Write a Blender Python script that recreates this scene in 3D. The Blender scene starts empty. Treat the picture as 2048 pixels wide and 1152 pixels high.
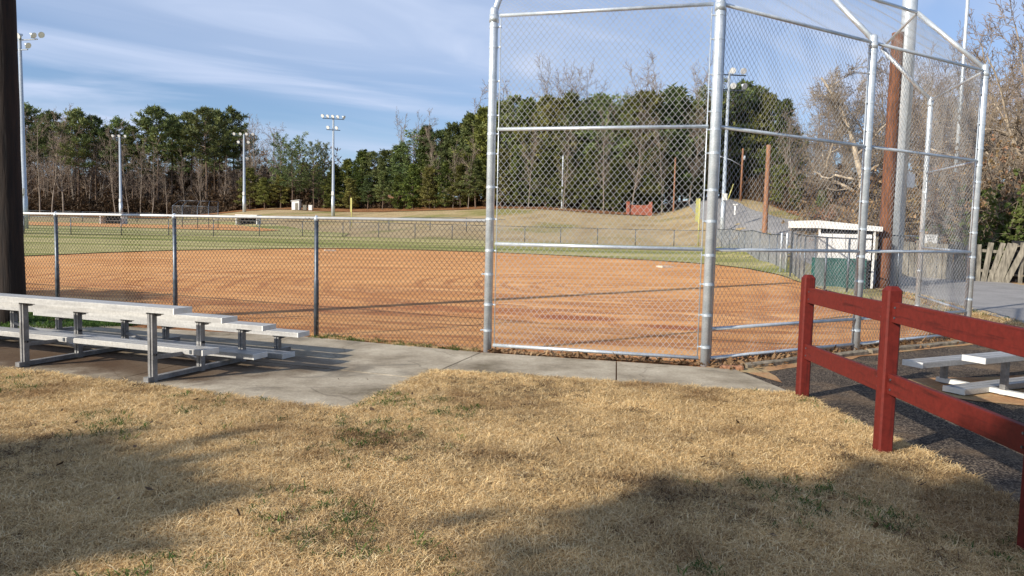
import bpy, math, random
import numpy as np
from mathutils import Vector, Matrix
from mathutils.geometry import delaunay_2d_cdt

# ------------------------------------------------------------------ camera, sky, sun, exposure
S = bpy.context.scene
C = S.collection
H = 1.5                                   # eye height
F_PX, PITCH, ROLL = 1440.3, math.radians(4.378), math.radians(1.298)
FW = np.array([0, math.cos(PITCH), -math.sin(PITCH)])
UP0 = np.array([0, math.sin(PITCH), math.cos(PITCH)]); RT0 = np.array([1., 0, 0])
RT = RT0*math.cos(ROLL) + UP0*math.sin(ROLL); UP = -RT0*math.sin(ROLL) + UP0*math.cos(ROLL)
cam = bpy.data.cameras.new('camera'); co = bpy.data.objects.new('camera', cam); C.objects.link(co)
cam.sensor_width = 36; cam.lens = 36*F_PX/2048; cam.clip_start = .05; cam.clip_end = 3000
M = Matrix(((RT[0], UP[0], -FW[0]), (RT[1], UP[1], -FW[1]), (RT[2], UP[2], -FW[2]))).to_4x4()
M.translation = (0, 0, H); co.matrix_world = M; S.camera = co

SUN_EL, SAZ = math.radians(24.7), (-.814, -.581)     # horizontal direction towards the sun
sun = bpy.data.lights.new('sun', 'SUN'); so = bpy.data.objects.new('sun', sun); C.objects.link(so)
sun.energy = 5.0; sun.angle = math.radians(.5); sun.color = (1, .91, .78)
sv = Vector((SAZ[0]*math.cos(SUN_EL), SAZ[1]*math.cos(SUN_EL), math.sin(SUN_EL)))
so.rotation_euler = sv.to_track_quat('Z', 'Y').to_euler()
S.view_settings.view_transform = 'Standard'; S.view_settings.look = 'None'
S.view_settings.exposure = 0.5; S.view_settings.gamma = 1; S.view_settings.use_curve_mapping = False

W = bpy.data.worlds.new('World'); S.world = W; W.use_nodes = True
def build_world():
    nt = W.node_tree; N = nt.nodes; L = nt.links
    bg = N['Background']; bg.inputs['Strength'].default_value = .095
    sky = N.new('ShaderNodeTexSky'); sky.sky_type = 'NISHITA'; sky.sun_disc = False
    sky.sun_elevation = SUN_EL; sky.sun_rotation = math.atan2(SAZ[0], SAZ[1])
    sky.air_density = 1.0; sky.dust_density = .6; sky.ozone_density = 2.0
    tc = N.new('ShaderNodeTexCoord'); sep = N.new('ShaderNodeSeparateXYZ'); L.new(tc.outputs['Generated'], sep.inputs[0])
    zz = N.new('ShaderNodeMath'); zz.operation = 'MAXIMUM'; zz.inputs[1].default_value = 0; L.new(sep.outputs['Z'], zz.inputs[0])
    za = N.new('ShaderNodeMath'); za.operation = 'ADD'; za.inputs[1].default_value = .12; L.new(zz.outputs[0], za.inputs[0])
    dv = N.new('ShaderNodeVectorMath'); dv.operation = 'DIVIDE'; L.new(tc.outputs['Generated'], dv.inputs[0])
    cb = N.new('ShaderNodeCombineXYZ')
    for i in range(3): L.new(za.outputs[0], cb.inputs[i])
    L.new(cb.outputs[0], dv.inputs[1])
    def layer(rot, sc, scale, lo, hi, seed, dist=1.2, rough=.6):
        m0 = N.new('ShaderNodeMapping'); m0.inputs['Rotation'].default_value = (0, 0, rot); L.new(dv.outputs[0], m0.inputs[0])
        mp = N.new('ShaderNodeMapping'); mp.inputs['Scale'].default_value = sc
        mp.inputs['Location'].default_value = (seed, seed*.7, 0); L.new(m0.outputs[0], mp.inputs[0])
        nz = N.new('ShaderNodeTexNoise'); nz.inputs['Scale'].default_value = scale; nz.inputs['Detail'].default_value = 5
        nz.inputs['Roughness'].default_value = rough; nz.inputs['Distortion'].default_value = dist; L.new(mp.outputs[0], nz.inputs['Vector'])
        mr = N.new('ShaderNodeMapRange'); mr.interpolation_type = 'SMOOTHSTEP'
        mr.inputs['From Min'].default_value = lo; mr.inputs['From Max'].default_value = hi; L.new(nz.outputs['Fac'], mr.inputs['Value'])
        return mr.outputs[0]
    a = layer(-.62, (.36, .9, 1), .8, .40, .70, 3.3, .5, .42)
    b = layer(-.50, (.34, 1.0, 1), 1.7, .42, .78, 9.1, .9, .52)
    mx = N.new('ShaderNodeMath'); mx.operation = 'MULTIPLY_ADD'; mx.inputs[1].default_value = .85; L.new(b, mx.inputs[0])
    m2 = N.new('ShaderNodeMath'); m2.operation = 'MULTIPLY'; m2.inputs[1].default_value = .58; L.new(a, m2.inputs[0])
    L.new(m2.outputs[0], mx.inputs[2])
    ad = N.new('ShaderNodeMath'); ad.operation = 'ADD'; ad.inputs[1].default_value = .14; ad.use_clamp = True; L.new(mx.outputs[0], ad.inputs[0])
    tint = N.new('ShaderNodeMix'); tint.data_type = 'RGBA'; tint.blend_type = 'MULTIPLY'; tint.inputs[0].default_value = 1
    tint.inputs[7].default_value = (.72, .86, 1.06, 1); L.new(sky.outputs[0], tint.inputs[6])
    mix = N.new('ShaderNodeMix'); mix.data_type = 'RGBA'; L.new(ad.outputs[0], mix.inputs[0]); L.new(tint.outputs[2], mix.inputs[6])
    mix.inputs[7].default_value = (4.5, 5.3, 7.0, 1)
    L.new(mix.outputs[2], bg.inputs['Color'])
build_world()

# ------------------------------------------------------------------ terrain and placement
def ray(px, py): return FW + RT*(px-1024)/F_PX - UP*(py-576)/F_PX
COL = [-600, 0, 300, 600, 1100, 1300, 1440, 1480, 1530, 1600, 1700, 1850, 2048, 3000]
left_p = [(12, 0), (90, 1.56), (140, 3.0), (200, 11), (400, 26)]
PRO = [left_p, left_p, left_p,
       [(12, 0), (70, 1.16), (115, 4.4), (200, 10), (400, 22)],
       [(12, 0), (58, .92), (85, 4.45), (120, 7), (400, 18)],
       [(12, 0), (56, .88), (80, 3.7), (120, 6.5), (400, 18)],
       [(12, 0), (50, .78), (62, 2.8), (70, 3.8), (85, 5.9), (130, 9), (400, 20)],
       [(12, 0), (42, .62), (52, 2.2), (60, 3.0), (78, 5.2), (125, 9), (400, 20)],
       [(12, 0), (33, .42), (44, 1.85), (50, 2.37), (70, 4.4), (120, 9), (400, 20)],
       [(12, 0), (26, .28), (34, 1.1), (42, 1.95), (60, 3.6), (120, 9), (400, 20)],
       [(12, 0), (22, .2), (28, .7), (36, 1.5), (60, 4.2), (120, 10), (400, 20)],
       [(12, 0), (24, .24), (40, 1.6), (80, 6), (400, 20)],
       [(12, 0), (24, .24), (40, 1.4), (80, 6), (400, 20)],
       [(12, 0), (24, .24), (40, 1.4), (80, 6), (400, 20)]]
YS = np.arange(0, 401, 1.0)
TAB = np.array([np.interp(YS, [0]+[a for a, b in p], [0]+[b for a, b in p]) for p in PRO])
ker = np.array([1, 2, 3, 2, 1.]); ker /= ker.sum()
TAB = np.array([np.convolve(np.pad(t, 2, 'edge'), ker, 'valid') for t in TAB])
UC = (np.array(COL)-1024)/F_PX
def Z(x, y):
    x = np.asarray(x, float); y = np.asarray(y, float)
    yy = np.clip(y, 0, 400); u = x/np.maximum(yy, 5)
    i = np.clip(np.searchsorted(UC, u)-1, 0, len(UC)-2)
    t = np.clip((u-UC[i])/(UC[i+1]-UC[i]), 0, 1); t = t*t*(3-2*t)
    j = np.clip(yy.astype(int), 0, 399); w = yy-j
    za = TAB[i, j]*(1-w)+TAB[i, j+1]*w; zb = TAB[i+1, j]*(1-w)+TAB[i+1, j+1]*w
    return za*(1-t)+zb*t
def at(px, Y, horizon_py=470):            # the point on the ground, Y metres out, in the column px
    d = ray(px, horizon_py); X = d[0]*Y/d[1]
    return Vector((X, Y, float(Z(X, Y))))
def top_z(px, py, Y):                     # height of something seen at px,py standing Y metres out
    d = ray(px, py); return H + d[2]*Y/d[1]

# ------------------------------------------------------------------ materials
def nodes_of(m):
    m.use_nodes = True; nt = m.node_tree; return nt, nt.nodes, nt.links, nt.nodes['Principled BSDF']
def noise(N, L, vec, scale, detail=5, rough=.55, dist=0, mscale=None, mrot=0):
    if mscale is not None or mrot:
        if mrot:
            mp = N.new('ShaderNodeMapping'); mp.inputs['Rotation'].default_value = (0, 0, mrot); L.new(vec, mp.inputs[0]); vec = mp.outputs[0]
        mp = N.new('ShaderNodeMapping'); mp.inputs['Scale'].default_value = mscale or (1, 1, 1); L.new(vec, mp.inputs[0]); vec = mp.outputs[0]
    n = N.new('ShaderNodeTexNoise'); n.inputs['Scale'].default_value = scale; n.inputs['Detail'].default_value = detail
    n.inputs['Roughness'].default_value = rough; n.inputs['Distortion'].default_value = dist; L.new(vec, n.inputs['Vector'])
    return n.outputs['Fac']
def ramp(N, L, fac, stops):
    r = N.new('ShaderNodeValToRGB'); e = r.color_ramp.elements
    while len(e) < len(stops): e.new(.5)
    for k, (p, c) in enumerate(stops): e[k].position = p; e[k].color = (*c, 1)
    L.new(fac, r.inputs[0]); return r.outputs[0]
def mixc(N, L, fac, a, b, mode='MIX'):
    m = N.new('ShaderNodeMix'); m.data_type = 'RGBA'; m.blend_type = mode
    for k, v in ((0, fac), (6, a), (7, b)):
        if isinstance(v, (int, float)): m.inputs[k].default_value = v
        elif isinstance(v, tuple): m.inputs[k].default_value = (*v, 1)
        else: L.new(v, m.inputs[k])
    return m.outputs[2]
def mrange(N, L, v, a, b, c=0., d=1.):
    m = N.new('ShaderNodeMapRange'); m.interpolation_type = 'SMOOTHSTEP'
    for k, x in zip(('From Min', 'From Max', 'To Min', 'To Max'), (a, b, c, d)): m.inputs[k].default_value = x
    L.new(v, m.inputs['Value']); return m.outputs[0]
def bump(N, L, b, fac, strength, dist=.02):
    n = N.new('ShaderNodeBump'); n.inputs['Strength'].default_value = strength; n.inputs['Distance'].default_value = dist
    L.new(fac, n.inputs['Height']); L.new(n.outputs[0], b.inputs['Normal'])
MATS = {}
def mat(name, c1, c2=None, scale=6, rough=.7, metal=0, bs=0, bd=.02, mscale=None, detail=5, lo=.35, hi=.65, spec=None, fine=None):
    m = bpy.data.materials.new(name); nt, N, L, b = nodes_of(m)
    tc = N.new('ShaderNodeTexCoord').outputs['Object']
    b.inputs['Roughness'].default_value = rough; b.inputs['Metallic'].default_value = metal
    if spec is not None: b.inputs['Specular IOR Level'].default_value = spec
    if c2 is None: c2 = tuple(v*.8 for v in c1)
    f = noise(N, L, tc, scale, detail, mscale=mscale)
    col = ramp(N, L, f, [(lo, c2), (hi, c1)])
    if fine:
        f2 = noise(N, L, tc, fine[0], 3); col = mixc(N, L, 1., col, ramp(N, L, f2, [(.3, (fine[1],)*3), (.7, (fine[2],)*3)]), 'MULTIPLY')
    L.new(col, b.inputs['Base Color'])
    if bs: bump(N, L, b, f, bs, bd)
    MATS[name] = m; return m
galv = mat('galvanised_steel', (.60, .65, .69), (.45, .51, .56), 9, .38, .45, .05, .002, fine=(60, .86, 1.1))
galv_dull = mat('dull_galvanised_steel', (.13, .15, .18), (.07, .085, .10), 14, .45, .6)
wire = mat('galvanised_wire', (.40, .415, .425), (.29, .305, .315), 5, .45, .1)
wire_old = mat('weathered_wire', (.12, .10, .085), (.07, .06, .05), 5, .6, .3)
wire_far = mat('far_wire', (.33, .34, .35), (.24, .25, .26), 5, .6, .3)
alu = mat('aluminium_plank', (.50, .50, .485), (.37, .37, .365), 2, .48, .5, .05, .002, mscale=(1, 9, 9), fine=(40, .85, 1.08))
alu_leg = mat('aluminium_leg', (.30, .30, .30), (.17, .17, .17), 7, .5, .45, fine=(50, .8, 1.1))
alu_cap = mat('plank_end_cap', (.72, .72, .69), (.6, .6, .57), 8, .5, .2)
redp = mat('red_fence_paint', (.112, .0125, .0085), (.050, .0065, .005), 3, .62, 0, .35, .003, mscale=(9, .5, 9), detail=9, fine=(30, .78, 1.12), spec=.25, lo=.30, hi=.44)
redv = mat('red_post_paint', (.112, .0125, .0085), (.050, .0065, .005), 3, .62, 0, .35, .003, mscale=(9, 9, .6), detail=9, fine=(30, .78, 1.12), spec=.25, lo=.30, hi=.44)
concrete = None
pole_dark = mat('shaded_creosote_pole', (.022, .012, .007), (.007, .004, .003), 5, .9, 0, .6, .03, mscale=(5, 5, .35), detail=8)  # creosote brown, deepened so the colour holds the shade on the pole
pole_red = mat('reddish_wooden_pole', (.20, .075, .028), (.06, .025, .012), 5, .85, 0, .5, .02, mscale=(5, 5, .5), detail=8)
pole_tan = mat('tan_wooden_pole', (.32, .16, .085), (.18, .085, .045), 5, .85, 0, .3, .02, mscale=(5, 5, .5))
timber = mat('weathered_timber', (.30, .25, .18), (.12, .10, .07), 6, .9, 0, .5, .01, mscale=(2, 2, 2), detail=8)
plank_grey = mat('weathered_boards', (.27, .245, .195), (.10, .09, .07), 5, .9, 0, .4, .01, mscale=(4, 4, .7), detail=8)
white_p = mat('white_paint', (.78, .78, .76), (.66, .66, .64), 4, .6)
green_p = mat('green_paint', (.012, .10, .085), (.006, .065, .055), 5, .6)
dark_in = mat('dark_interior', (.02, .02, .022), (.01, .01, .012), 4, .9)
yellow_p = mat('yellow_paint', (.50, .47, .16), (.40, .38, .12), 5, .6)
black_p = mat('black_lettering', (.02, .02, .02), (.015, .015, .015), 5, .6)
brick_m = mat('red_brick', (.38, .12, .07), (.24, .08, .05), 6, .9)
lens_m = mat('lamp_glass', (.8, .82, .85), (.7, .72, .76), 5, .25, .1)
bark_pine = mat('pine_bark', (.17, .115, .08), (.07, .05, .038), 3, .95, 0, .4, .05, mscale=(3, 3, .8))
bark_grey = mat('grey_bark', (.30, .25, .20), (.15, .125, .10), 2.5, .95, 0, .3, .05, mscale=(3, 3, .8))
bark_pale = mat('pale_bark', (.52, .44, .33), (.24, .19, .14), 1.6, .95, 0, .3, .05)
twig_m = mat('twig_bark', (.27, .21, .165), (.16, .125, .10), 2, .95)
twig_tan = mat('tan_twig_bark', (.31, .25, .185), (.17, .135, .10), 1.2, .95)
base_m = mat('white_base_rubber', (.66, .58, .48), (.5, .40, .30), 8, .7)

def foliage(name, a, b, c):
    m = bpy.data.materials.new(name); nt, N, L, bs = nodes_of(m)
    oi = N.new('ShaderNodeObjectInfo'); tc = N.new('ShaderNodeTexCoord').outputs['Object']
    f = noise(N, L, tc, .9, 3); col = ramp(N, L, f, [(.3, a), (.5, b), (.72, c)])
    v = mrange(N, L, oi.outputs['Random'], 0, 1, .72, 1.3)
    hs = N.new('ShaderNodeHueSaturation'); L.new(v, hs.inputs['Value']); L.new(mrange(N, L, noise(N, L, oi.outputs['Location'], 3.7, 2), .3, .7, .475, .52), hs.inputs['Hue']); L.new(col, hs.inputs['Color'])
    L.new(hs.outputs[0], bs.inputs['Base Color']); bs.inputs['Roughness'].default_value = .65
    bs.inputs['Specular IOR Level'].default_value = .25
    tr = N.new('ShaderNodeBsdfTranslucent'); L.new(hs.outputs[0], tr.inputs[0])
    mx = N.new('ShaderNodeMixShader'); mx.inputs[0].default_value = .22
    L.new(bs.outputs[0], mx.inputs[1]); L.new(tr.outputs[0], mx.inputs[2]); L.new(mx.outputs[0], N['Material Output'].inputs[0])
    return m
pine_f = foliage('pine_needles', (.055, .08, .032), (.125, .16, .055), (.23, .265, .09))
cedar_f = foliage('dense_needles', (.028, .042, .014), (.105, .130, .030), (.25, .27, .060))
olive_f = foliage('olive_needles', (.05, .055, .018), (.15, .155, .04), (.29, .28, .08))
ivy_f = foliage('ivy_leaves', (.05, .075, .02), (.11, .14, .035), (.20, .21, .06))
brown_f = foliage('dry_leaves', (.12, .075, .038), (.23, .145, .075), (.34, .23, .12))
brush_f = foliage('underbrush', (.030, .022, .014), (.085, .055, .030), (.16, .10, .05))

def ground_mat(name, fn, rough=.95, bs=.3, bd=.03, bscale=30):
    m = bpy.data.materials.new(name); nt, N, L, b = nodes_of(m); b.inputs['Roughness'].default_value = rough
    b.inputs['Specular IOR Level'].default_value = .15
    tc = N.new('ShaderNodeTexCoord').outputs['Object']
    L.new(fn(N, L, tc), b.inputs['Base Color'])
    bump(N, L, b, noise(N, L, tc, bscale, 6, .65), bs, bd)
    return m
def f_soil(N, L, v):
    a = ramp(N, L, noise(N, L, v, 2.2, 6), [(.3, (.11, .065, .030)), (.7, (.30, .20, .10))])
    return mixc(N, L, 1., a, ramp(N, L, noise(N, L, v, 40, 4), [(.3, (.55, .55, .55)), (.7, (1.15, 1.15, 1.15))]), 'MULTIPLY')
lawn_m = ground_mat('lawn_soil', f_soil, bscale=60)
def f_base(N, L, v):
    a = ramp(N, L, noise(N, L, v, .25, 8), [(.35, (.33, .24, .12)), (.5, (.44, .34, .19)), (.65, (.38, .28, .135))])
    g = mrange(N, L, noise(N, L, v, .12, 6), .5, .66)
    a = mixc(N, L, g, a, (.24, .22, .075))
    return mixc(N, L, 1., a, ramp(N, L, noise(N, L, v, 3.5, 6, .7), [(.3, (.72, .72, .72)), (.7, (1.15, 1.15, 1.15))]), 'MULTIPLY')
bank_m = ground_mat('tan_field_grass', f_base, bs=.6, bd=.15, bscale=4)
def f_out(N, L, v):
    s = noise(N, L, v, 1., 6, .6, .6, mscale=(.035, .34, 1))
    a = ramp(N, L, s, [(.36, (.17, .19, .048)), (.47, (.28, .27, .09)), (.58, (.44, .38, .18))])
    return mixc(N, L, 1., a, ramp(N, L, noise(N, L, v, 2.5, 6, .7), [(.3, (.72, .74, .7)), (.7, (1.2, 1.2, 1.2))]), 'MULTIPLY')
out_m = ground_mat('outfield_turf', f_out, bs=.5, bd=.08, bscale=8)
def f_clay(N, L, v):
    a = ramp(N, L, noise(N, L, v, 1., 7, .6, .8, mscale=(.16, .9, 1), mrot=-.12), [(.34, (.52, .235, .08)), (.5, (.63, .315, .118)), (.66, (.72, .40, .17))])
    st = mrange(N, L, noise(N, L, v, 1.8, 7, .68, 1.2, mscale=(.22, .85, 1), mrot=.16), .46, .60, 0, .8)
    sp = N.new('ShaderNodeSeparateXYZ'); L.new(v, sp.inputs[0])
    near = mrange(N, L, sp.outputs['Y'], 14, 23, 1, 0)
    mu = N.new('ShaderNodeMath'); mu.operation = 'MULTIPLY'; L.new(st, mu.inputs[0]); L.new(near, mu.inputs[1])
    a = mixc(N, L, mu.outputs[0], a, (.34, .135, .055))
    wm = N.new('ShaderNodeMapping'); wm.inputs['Location'].default_value = (-2.4, -19, 0); L.new(v, wm.inputs[0])
    wt = N.new('ShaderNodeTexWave'); wt.wave_type = 'RINGS'; wt.rings_direction = 'Z'; wt.inputs['Scale'].default_value = .42; wt.inputs['Distortion'].default_value = 2.6; wt.inputs['Detail'].default_value = 5; wt.inputs['Detail Scale'].default_value = 1.6; wt.inputs['Detail Roughness'].default_value = .7; L.new(wm.outputs[0], wt.inputs['Vector'])
    m4 = N.new('ShaderNodeMath'); m4.operation = 'MULTIPLY'; L.new(mrange(N, L, wt.outputs['Fac'], .62, .95, 0, .75), m4.inputs[0]); L.new(mrange(N, L, noise(N, L, v, .35, 3), .42, .6), m4.inputs[1])
    a = mixc(N, L, m4.outputs[0], a, (.40, .165, .062))
    far = mrange(N, L, noise(N, L, v, 1.2, 7, .7, .6, mscale=(.10, .8, 1)), .52, .64, 0, .5)
    a = mixc(N, L, far, a, (.42, .18, .07))
    fl = mrange(N, L, noise(N, L, v, 3.0, 7, .72, 1.5, mscale=(.45, 1.1, 1), mrot=.3), .55, .66, 0, .75)
    m3 = N.new('ShaderNodeMath'); m3.operation = 'MULTIPLY'; L.new(fl, m3.inputs[0]); L.new(near, m3.inputs[1])
    a = mixc(N, L, m3.outputs[0], a, (.72, .43, .22))
    for (x, y, rx, ry, amt) in ((1.15, 12.7, 1.0, .42, .9), (2.7, 11.75, .8, .30, .85), (-.9, 13.6, 2.2, .7, .45), (-3.5, 13.2, 2.6, .8, .4)):
        mp = N.new('ShaderNodeMapping'); mp.vector_type = 'TEXTURE'; mp.inputs['Location'].default_value = (x, y, 0); mp.inputs['Rotation'].default_value = (0, 0, -.2)
        mp.inputs['Scale'].default_value = (rx, ry, 100); L.new(v, mp.inputs[0])
        ln = N.new('ShaderNodeVectorMath'); ln.operation = 'LENGTH'; L.new(mp.outputs[0], ln.inputs[0])
        nz = noise(N, L, v, 2.5, 5); ad = N.new('ShaderNodeMath'); ad.operation = 'ADD'; L.new(ln.outputs['Value'], ad.inputs[0]); L.new(nz, ad.inputs[1])
        a = mixc(N, L, mrange(N, L, ad.outputs[0], 1.0, 1.6, amt, 0), a, (.31, .095, .04))
    return mixc(N, L, 1., a, ramp(N, L, noise(N, L, v, 22, 5, .7), [(.3, (.86, .86, .86)), (.7, (1.1, 1.1, 1.1))]), 'MULTIPLY')
clay_m = ground_mat('infield_clay', f_clay, bs=.5, bd=.03, bscale=14)
def f_conc(N, L, v):
    a = ramp(N, L, noise(N, L, v, 1.1, 8, .65), [(.32, (.18, .148, .10)), (.48, (.35, .30, .222)), (.66, (.51, .45, .345))])
    a = mixc(N, L, mrange(N, L, noise(N, L, v, .8, 6, .6, 1., mscale=(1, 1.6, 1)), .56, .68, 0, .6), a, (.15, .13, .10))
    wv = N.new('ShaderNodeMapping'); L.new(v, wv.inputs[0]); nn_ = N.new('ShaderNodeTexNoise'); nn_.inputs['Scale'].default_value = 2.5; nn_.inputs['Detail'].default_value = 5; L.new(v, nn_.inputs['Vector'])
    av = N.new('ShaderNodeVectorMath'); av.operation = 'MULTIPLY_ADD'; av.inputs[1].default_value = (.35, .35, 0); L.new(nn_.outputs['Color'], av.inputs[0]); L.new(v, av.inputs[2])
    vo = N.new('ShaderNodeTexVoronoi'); vo.feature = 'DISTANCE_TO_EDGE'; vo.inputs['Scale'].default_value = .55; L.new(av.outputs[0], vo.inputs['Vector'])
    a = mixc(N, L, mrange(N, L, vo.outputs['Distance'], .001, .005, .35, 0), a, (.06, .045, .03))
    for (x, y, rx, ry, amt) in ((-3.6, 7.5, 1.5, .85, .85), (-5.6, 8.1, 2.0, .9, .9), (-2.4, 7.9, .9, .5, .6)):      # dirt washed under the bleacher, darkened to paint in its shadow too
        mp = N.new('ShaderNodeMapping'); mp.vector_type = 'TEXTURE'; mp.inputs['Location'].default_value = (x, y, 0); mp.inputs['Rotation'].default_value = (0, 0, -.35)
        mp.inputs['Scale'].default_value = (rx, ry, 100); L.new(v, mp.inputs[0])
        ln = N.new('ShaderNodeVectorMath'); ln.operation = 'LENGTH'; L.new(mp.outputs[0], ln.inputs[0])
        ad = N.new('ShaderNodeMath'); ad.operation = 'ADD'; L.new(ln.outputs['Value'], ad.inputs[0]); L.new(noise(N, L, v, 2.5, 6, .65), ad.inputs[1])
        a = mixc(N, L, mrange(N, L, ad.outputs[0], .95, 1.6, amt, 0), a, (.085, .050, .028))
    return mixc(N, L, 1., a, ramp(N, L, noise(N, L, v, 45, 5, .75), [(.3, (.72, .72, .72)), (.7, (1.15, 1.15, 1.15))]), 'MULTIPLY')
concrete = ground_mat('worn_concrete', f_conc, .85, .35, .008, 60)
def f_asph(N, L, v):
    vo = N.new('ShaderNodeTexVoronoi'); vo.inputs['Scale'].default_value = 85; L.new(v, vo.inputs['Vector'])
    a = ramp(N, L, vo.outputs['Color'], [(.25, (.022, .018, .016)), (.55, (.062, .050, .042)), (.85, (.20, .165, .125))])
    a = mixc(N, L, mrange(N, L, noise(N, L, v, 1.1, 7, .65), .48, .68, 0, .6), a, (.22, .155, .095))
    s = ramp(N, L, noise(N, L, v, 1.3, 5), [(.3, (.7, .68, .66)), (.7, (1.25, 1.2, 1.15))])
    return mixc(N, L, 1., a, s, 'MULTIPLY')
asph_m = ground_mat('coarse_asphalt', f_asph, .9, .8, .01, 80)
def f_road(N, L, v):
    a = ramp(N, L, noise(N, L, v, .7, 7, .65), [(.3, (.22, .215, .21)), (.7, (.33, .32, .31))])
    return mixc(N, L, 1., a, ramp(N, L, noise(N, L, v, 30, 4), [(.3, (.82, .82, .82)), (.7, (1.12, 1.12, 1.12))]), 'MULTIPLY')
road_m = ground_mat('grey_road', f_road, .9, .2, .01, 40)
def f_dirt(N, L, v):
    a = ramp(N, L, noise(N, L, v, 1.8, 7, .6), [(.3, (.26, .13, .06)), (.48, (.42, .24, .12)), (.62, (.40, .31, .17)), (.75, (.2, .19, .08))])
    return mixc(N, L, 1., a, ramp(N, L, noise(N, L, v, 30, 4), [(.3, (.7, .7, .7)), (.7, (1.15, 1.15, 1.15))]), 'MULTIPLY')
dirt_m = ground_mat('bare_dirt', f_dirt)
def f_floor(N, L, v):
    return ramp(N, L, noise(N, L, v, .9, 8, .7), [(.3, (.09, .045, .022)), (.5, (.26, .12, .05)), (.7, (.40, .21, .095))])
floor_m = ground_mat('leaf_covered_soil', f_floor, bs=.8, bd=.2, bscale=3)

# ------------------------------------------------------------------ mesh helpers
class MB:
    def __init__(s): s.v = []; s.f = []; s.n = 0
    def add(s, v, f):
        v = np.asarray(v, float).reshape(-1, 3); s.v.append(v)
        s.f.extend([tuple(int(i)+s.n for i in q) for q in f]); s.n += len(v)
    def box(s, cx, cy, cz, sx, sy, sz, rot=0, M3=None):
        p = np.array([[x, y, z] for x in (-.5, .5) for y in (-.5, .5) for z in (-.5, .5)])*[sx, sy, sz]
        if rot: c, q = math.cos(rot), math.sin(rot); p = p@np.array([[c, q, 0], [-q, c, 0], [0, 0, 1]])
        if M3 is not None: p = p@np.asarray(M3)
        s.add(p+[cx, cy, cz], [(0, 1, 3, 2), (4, 6, 7, 5), (0, 4, 5, 1), (2, 3, 7, 6), (0, 2, 6, 4), (1, 5, 7, 3)])
    def bar(s, a, b, w, h, up=(0, 0, 1)):       # a box from a to b, w wide and h high
        a = np.asarray(a, float); b = np.asarray(b, float); d = b-a; L = np.linalg.norm(d); d /= L
        side = np.cross(d, up); side /= np.linalg.norm(side); u = np.cross(side, d)
        s.box(*((a+b)/2), L, w, h, M3=np.array([d, side, u]))
    def tube(s, pts, rad, k=12, cap=True):
        pts = [np.asarray(p, float) for p in pts]; n = len(pts)
        if not hasattr(rad, '__len__'): rad = [rad]*n
        vs = []; t0 = pts[1]-pts[0]
        ref = np.array([0, 0, 1.]) if abs(t0[2]) < .9*np.linalg.norm(t0) else np.array([1., 0, 0])
        for i in range(n):
            t = pts[min(i+1, n-1)]-pts[max(i-1, 0)]; t = t/np.linalg.norm(t)
            x = np.cross(t, ref); x /= np.linalg.norm(x); y = np.cross(t, x)
            for j in range(k):
                a = 2*math.pi*j/k; vs.append(pts[i]+rad[i]*(math.cos(a)*x+math.sin(a)*y))
        fs = [(i*k+j, i*k+(j+1) % k, (i+1)*k+(j+1) % k, (i+1)*k+j) for i in range(n-1) for j in range(k)]
        if cap: fs += [tuple(range(k-1, -1, -1)), tuple((n-1)*k+j for j in range(k))]
        s.add(vs, fs)
    def build(s, name, m, parent=None, smooth=False, loc=None):
        me = bpy.data.meshes.new(name); V = np.concatenate(s.v) if s.v else np.zeros((0, 3))
        me.from_pydata(V.tolist(), [], s.f); me.update()
        if smooth:
            me.polygons.foreach_set('use_smooth', [len(p.vertices) <= 4 for p in me.polygons])
        return link(name, me, m, parent, loc)
def link(name, me, m, parent=None, loc=None):
    o = bpy.data.objects.new(name, me); C.objects.link(o)
    if m is not None and len(me.materials) == 0: me.materials.append(m)
    if parent: o.parent = parent
    if loc is not None: o.location = loc
    return o
def prisms(A, B, r, k=3, r2=None):
    """many thin straight prisms at once (arrays of ends); returns verts, quads"""
    A = np.asarray(A, float); B = np.asarray(B, float); n = len(A); d = B-A; Ln = np.linalg.norm(d, axis=1, keepdims=True); d = d/np.maximum(Ln, 1e-9)
    ref = np.where(np.abs(d[:, 2:3]) < .9, np.array([[0, 0, 1.]]), np.array([[1., 0, 0]]))
    x = np.cross(d, ref); x /= np.linalg.norm(x, axis=1, keepdims=True); y = np.cross(d, x)
    r = np.broadcast_to(np.asarray(r, float), (n,))[:, None]; r2 = r if r2 is None else np.broadcast_to(np.asarray(r2, float), (n,))[:, None]
    vs = np.empty((n, 2*k, 3))
    for j in range(k):
        a = 2*math.pi*j/k; o = math.cos(a)*x+math.sin(a)*y
        vs[:, j] = A+o*r; vs[:, k+j] = B+o*r2
    q = np.array([(j, (j+1) % k, k+(j+1) % k, k+j) for j in range(k)])
    return vs.reshape(-1, 3), (q[None]+(np.arange(n)*2*k)[:, None, None]).reshape(-1, 4)
def np_mesh(name, V, Fc):
    """mesh from numpy verts and equally sized faces"""
    me = bpy.data.meshes.new(name); V = np.asarray(V, np.float32); Fc = np.asarray(Fc, np.int32); k = Fc.shape[1]; n = len(Fc)
    me.vertices.add(len(V)); me.vertices.foreach_set('co', V.ravel())
    me.loops.add(n*k); me.loops.foreach_set('vertex_index', Fc.ravel())
    me.polygons.add(n); me.polygons.foreach_set('loop_start', np.arange(0, n*k, k, dtype=np.int32))
    me.update(calc_edges=True); return me
def empty(name, label=None, cat=None, loc=(0, 0, 0), group=None, rz=0):
    o = bpy.data.objects.new(name, None); C.objects.link(o); o.location = loc; o.rotation_euler.z = rz; o.empty_display_size = .1
    if label: tag(o, label, cat, group)
    return o
def tag(o, label=None, cat=None, group=None, kind=None):
    if label: o['label'] = label
    if cat: o['category'] = cat
    if group: o['group'] = group
    if kind: o['kind'] = kind
    return o
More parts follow.
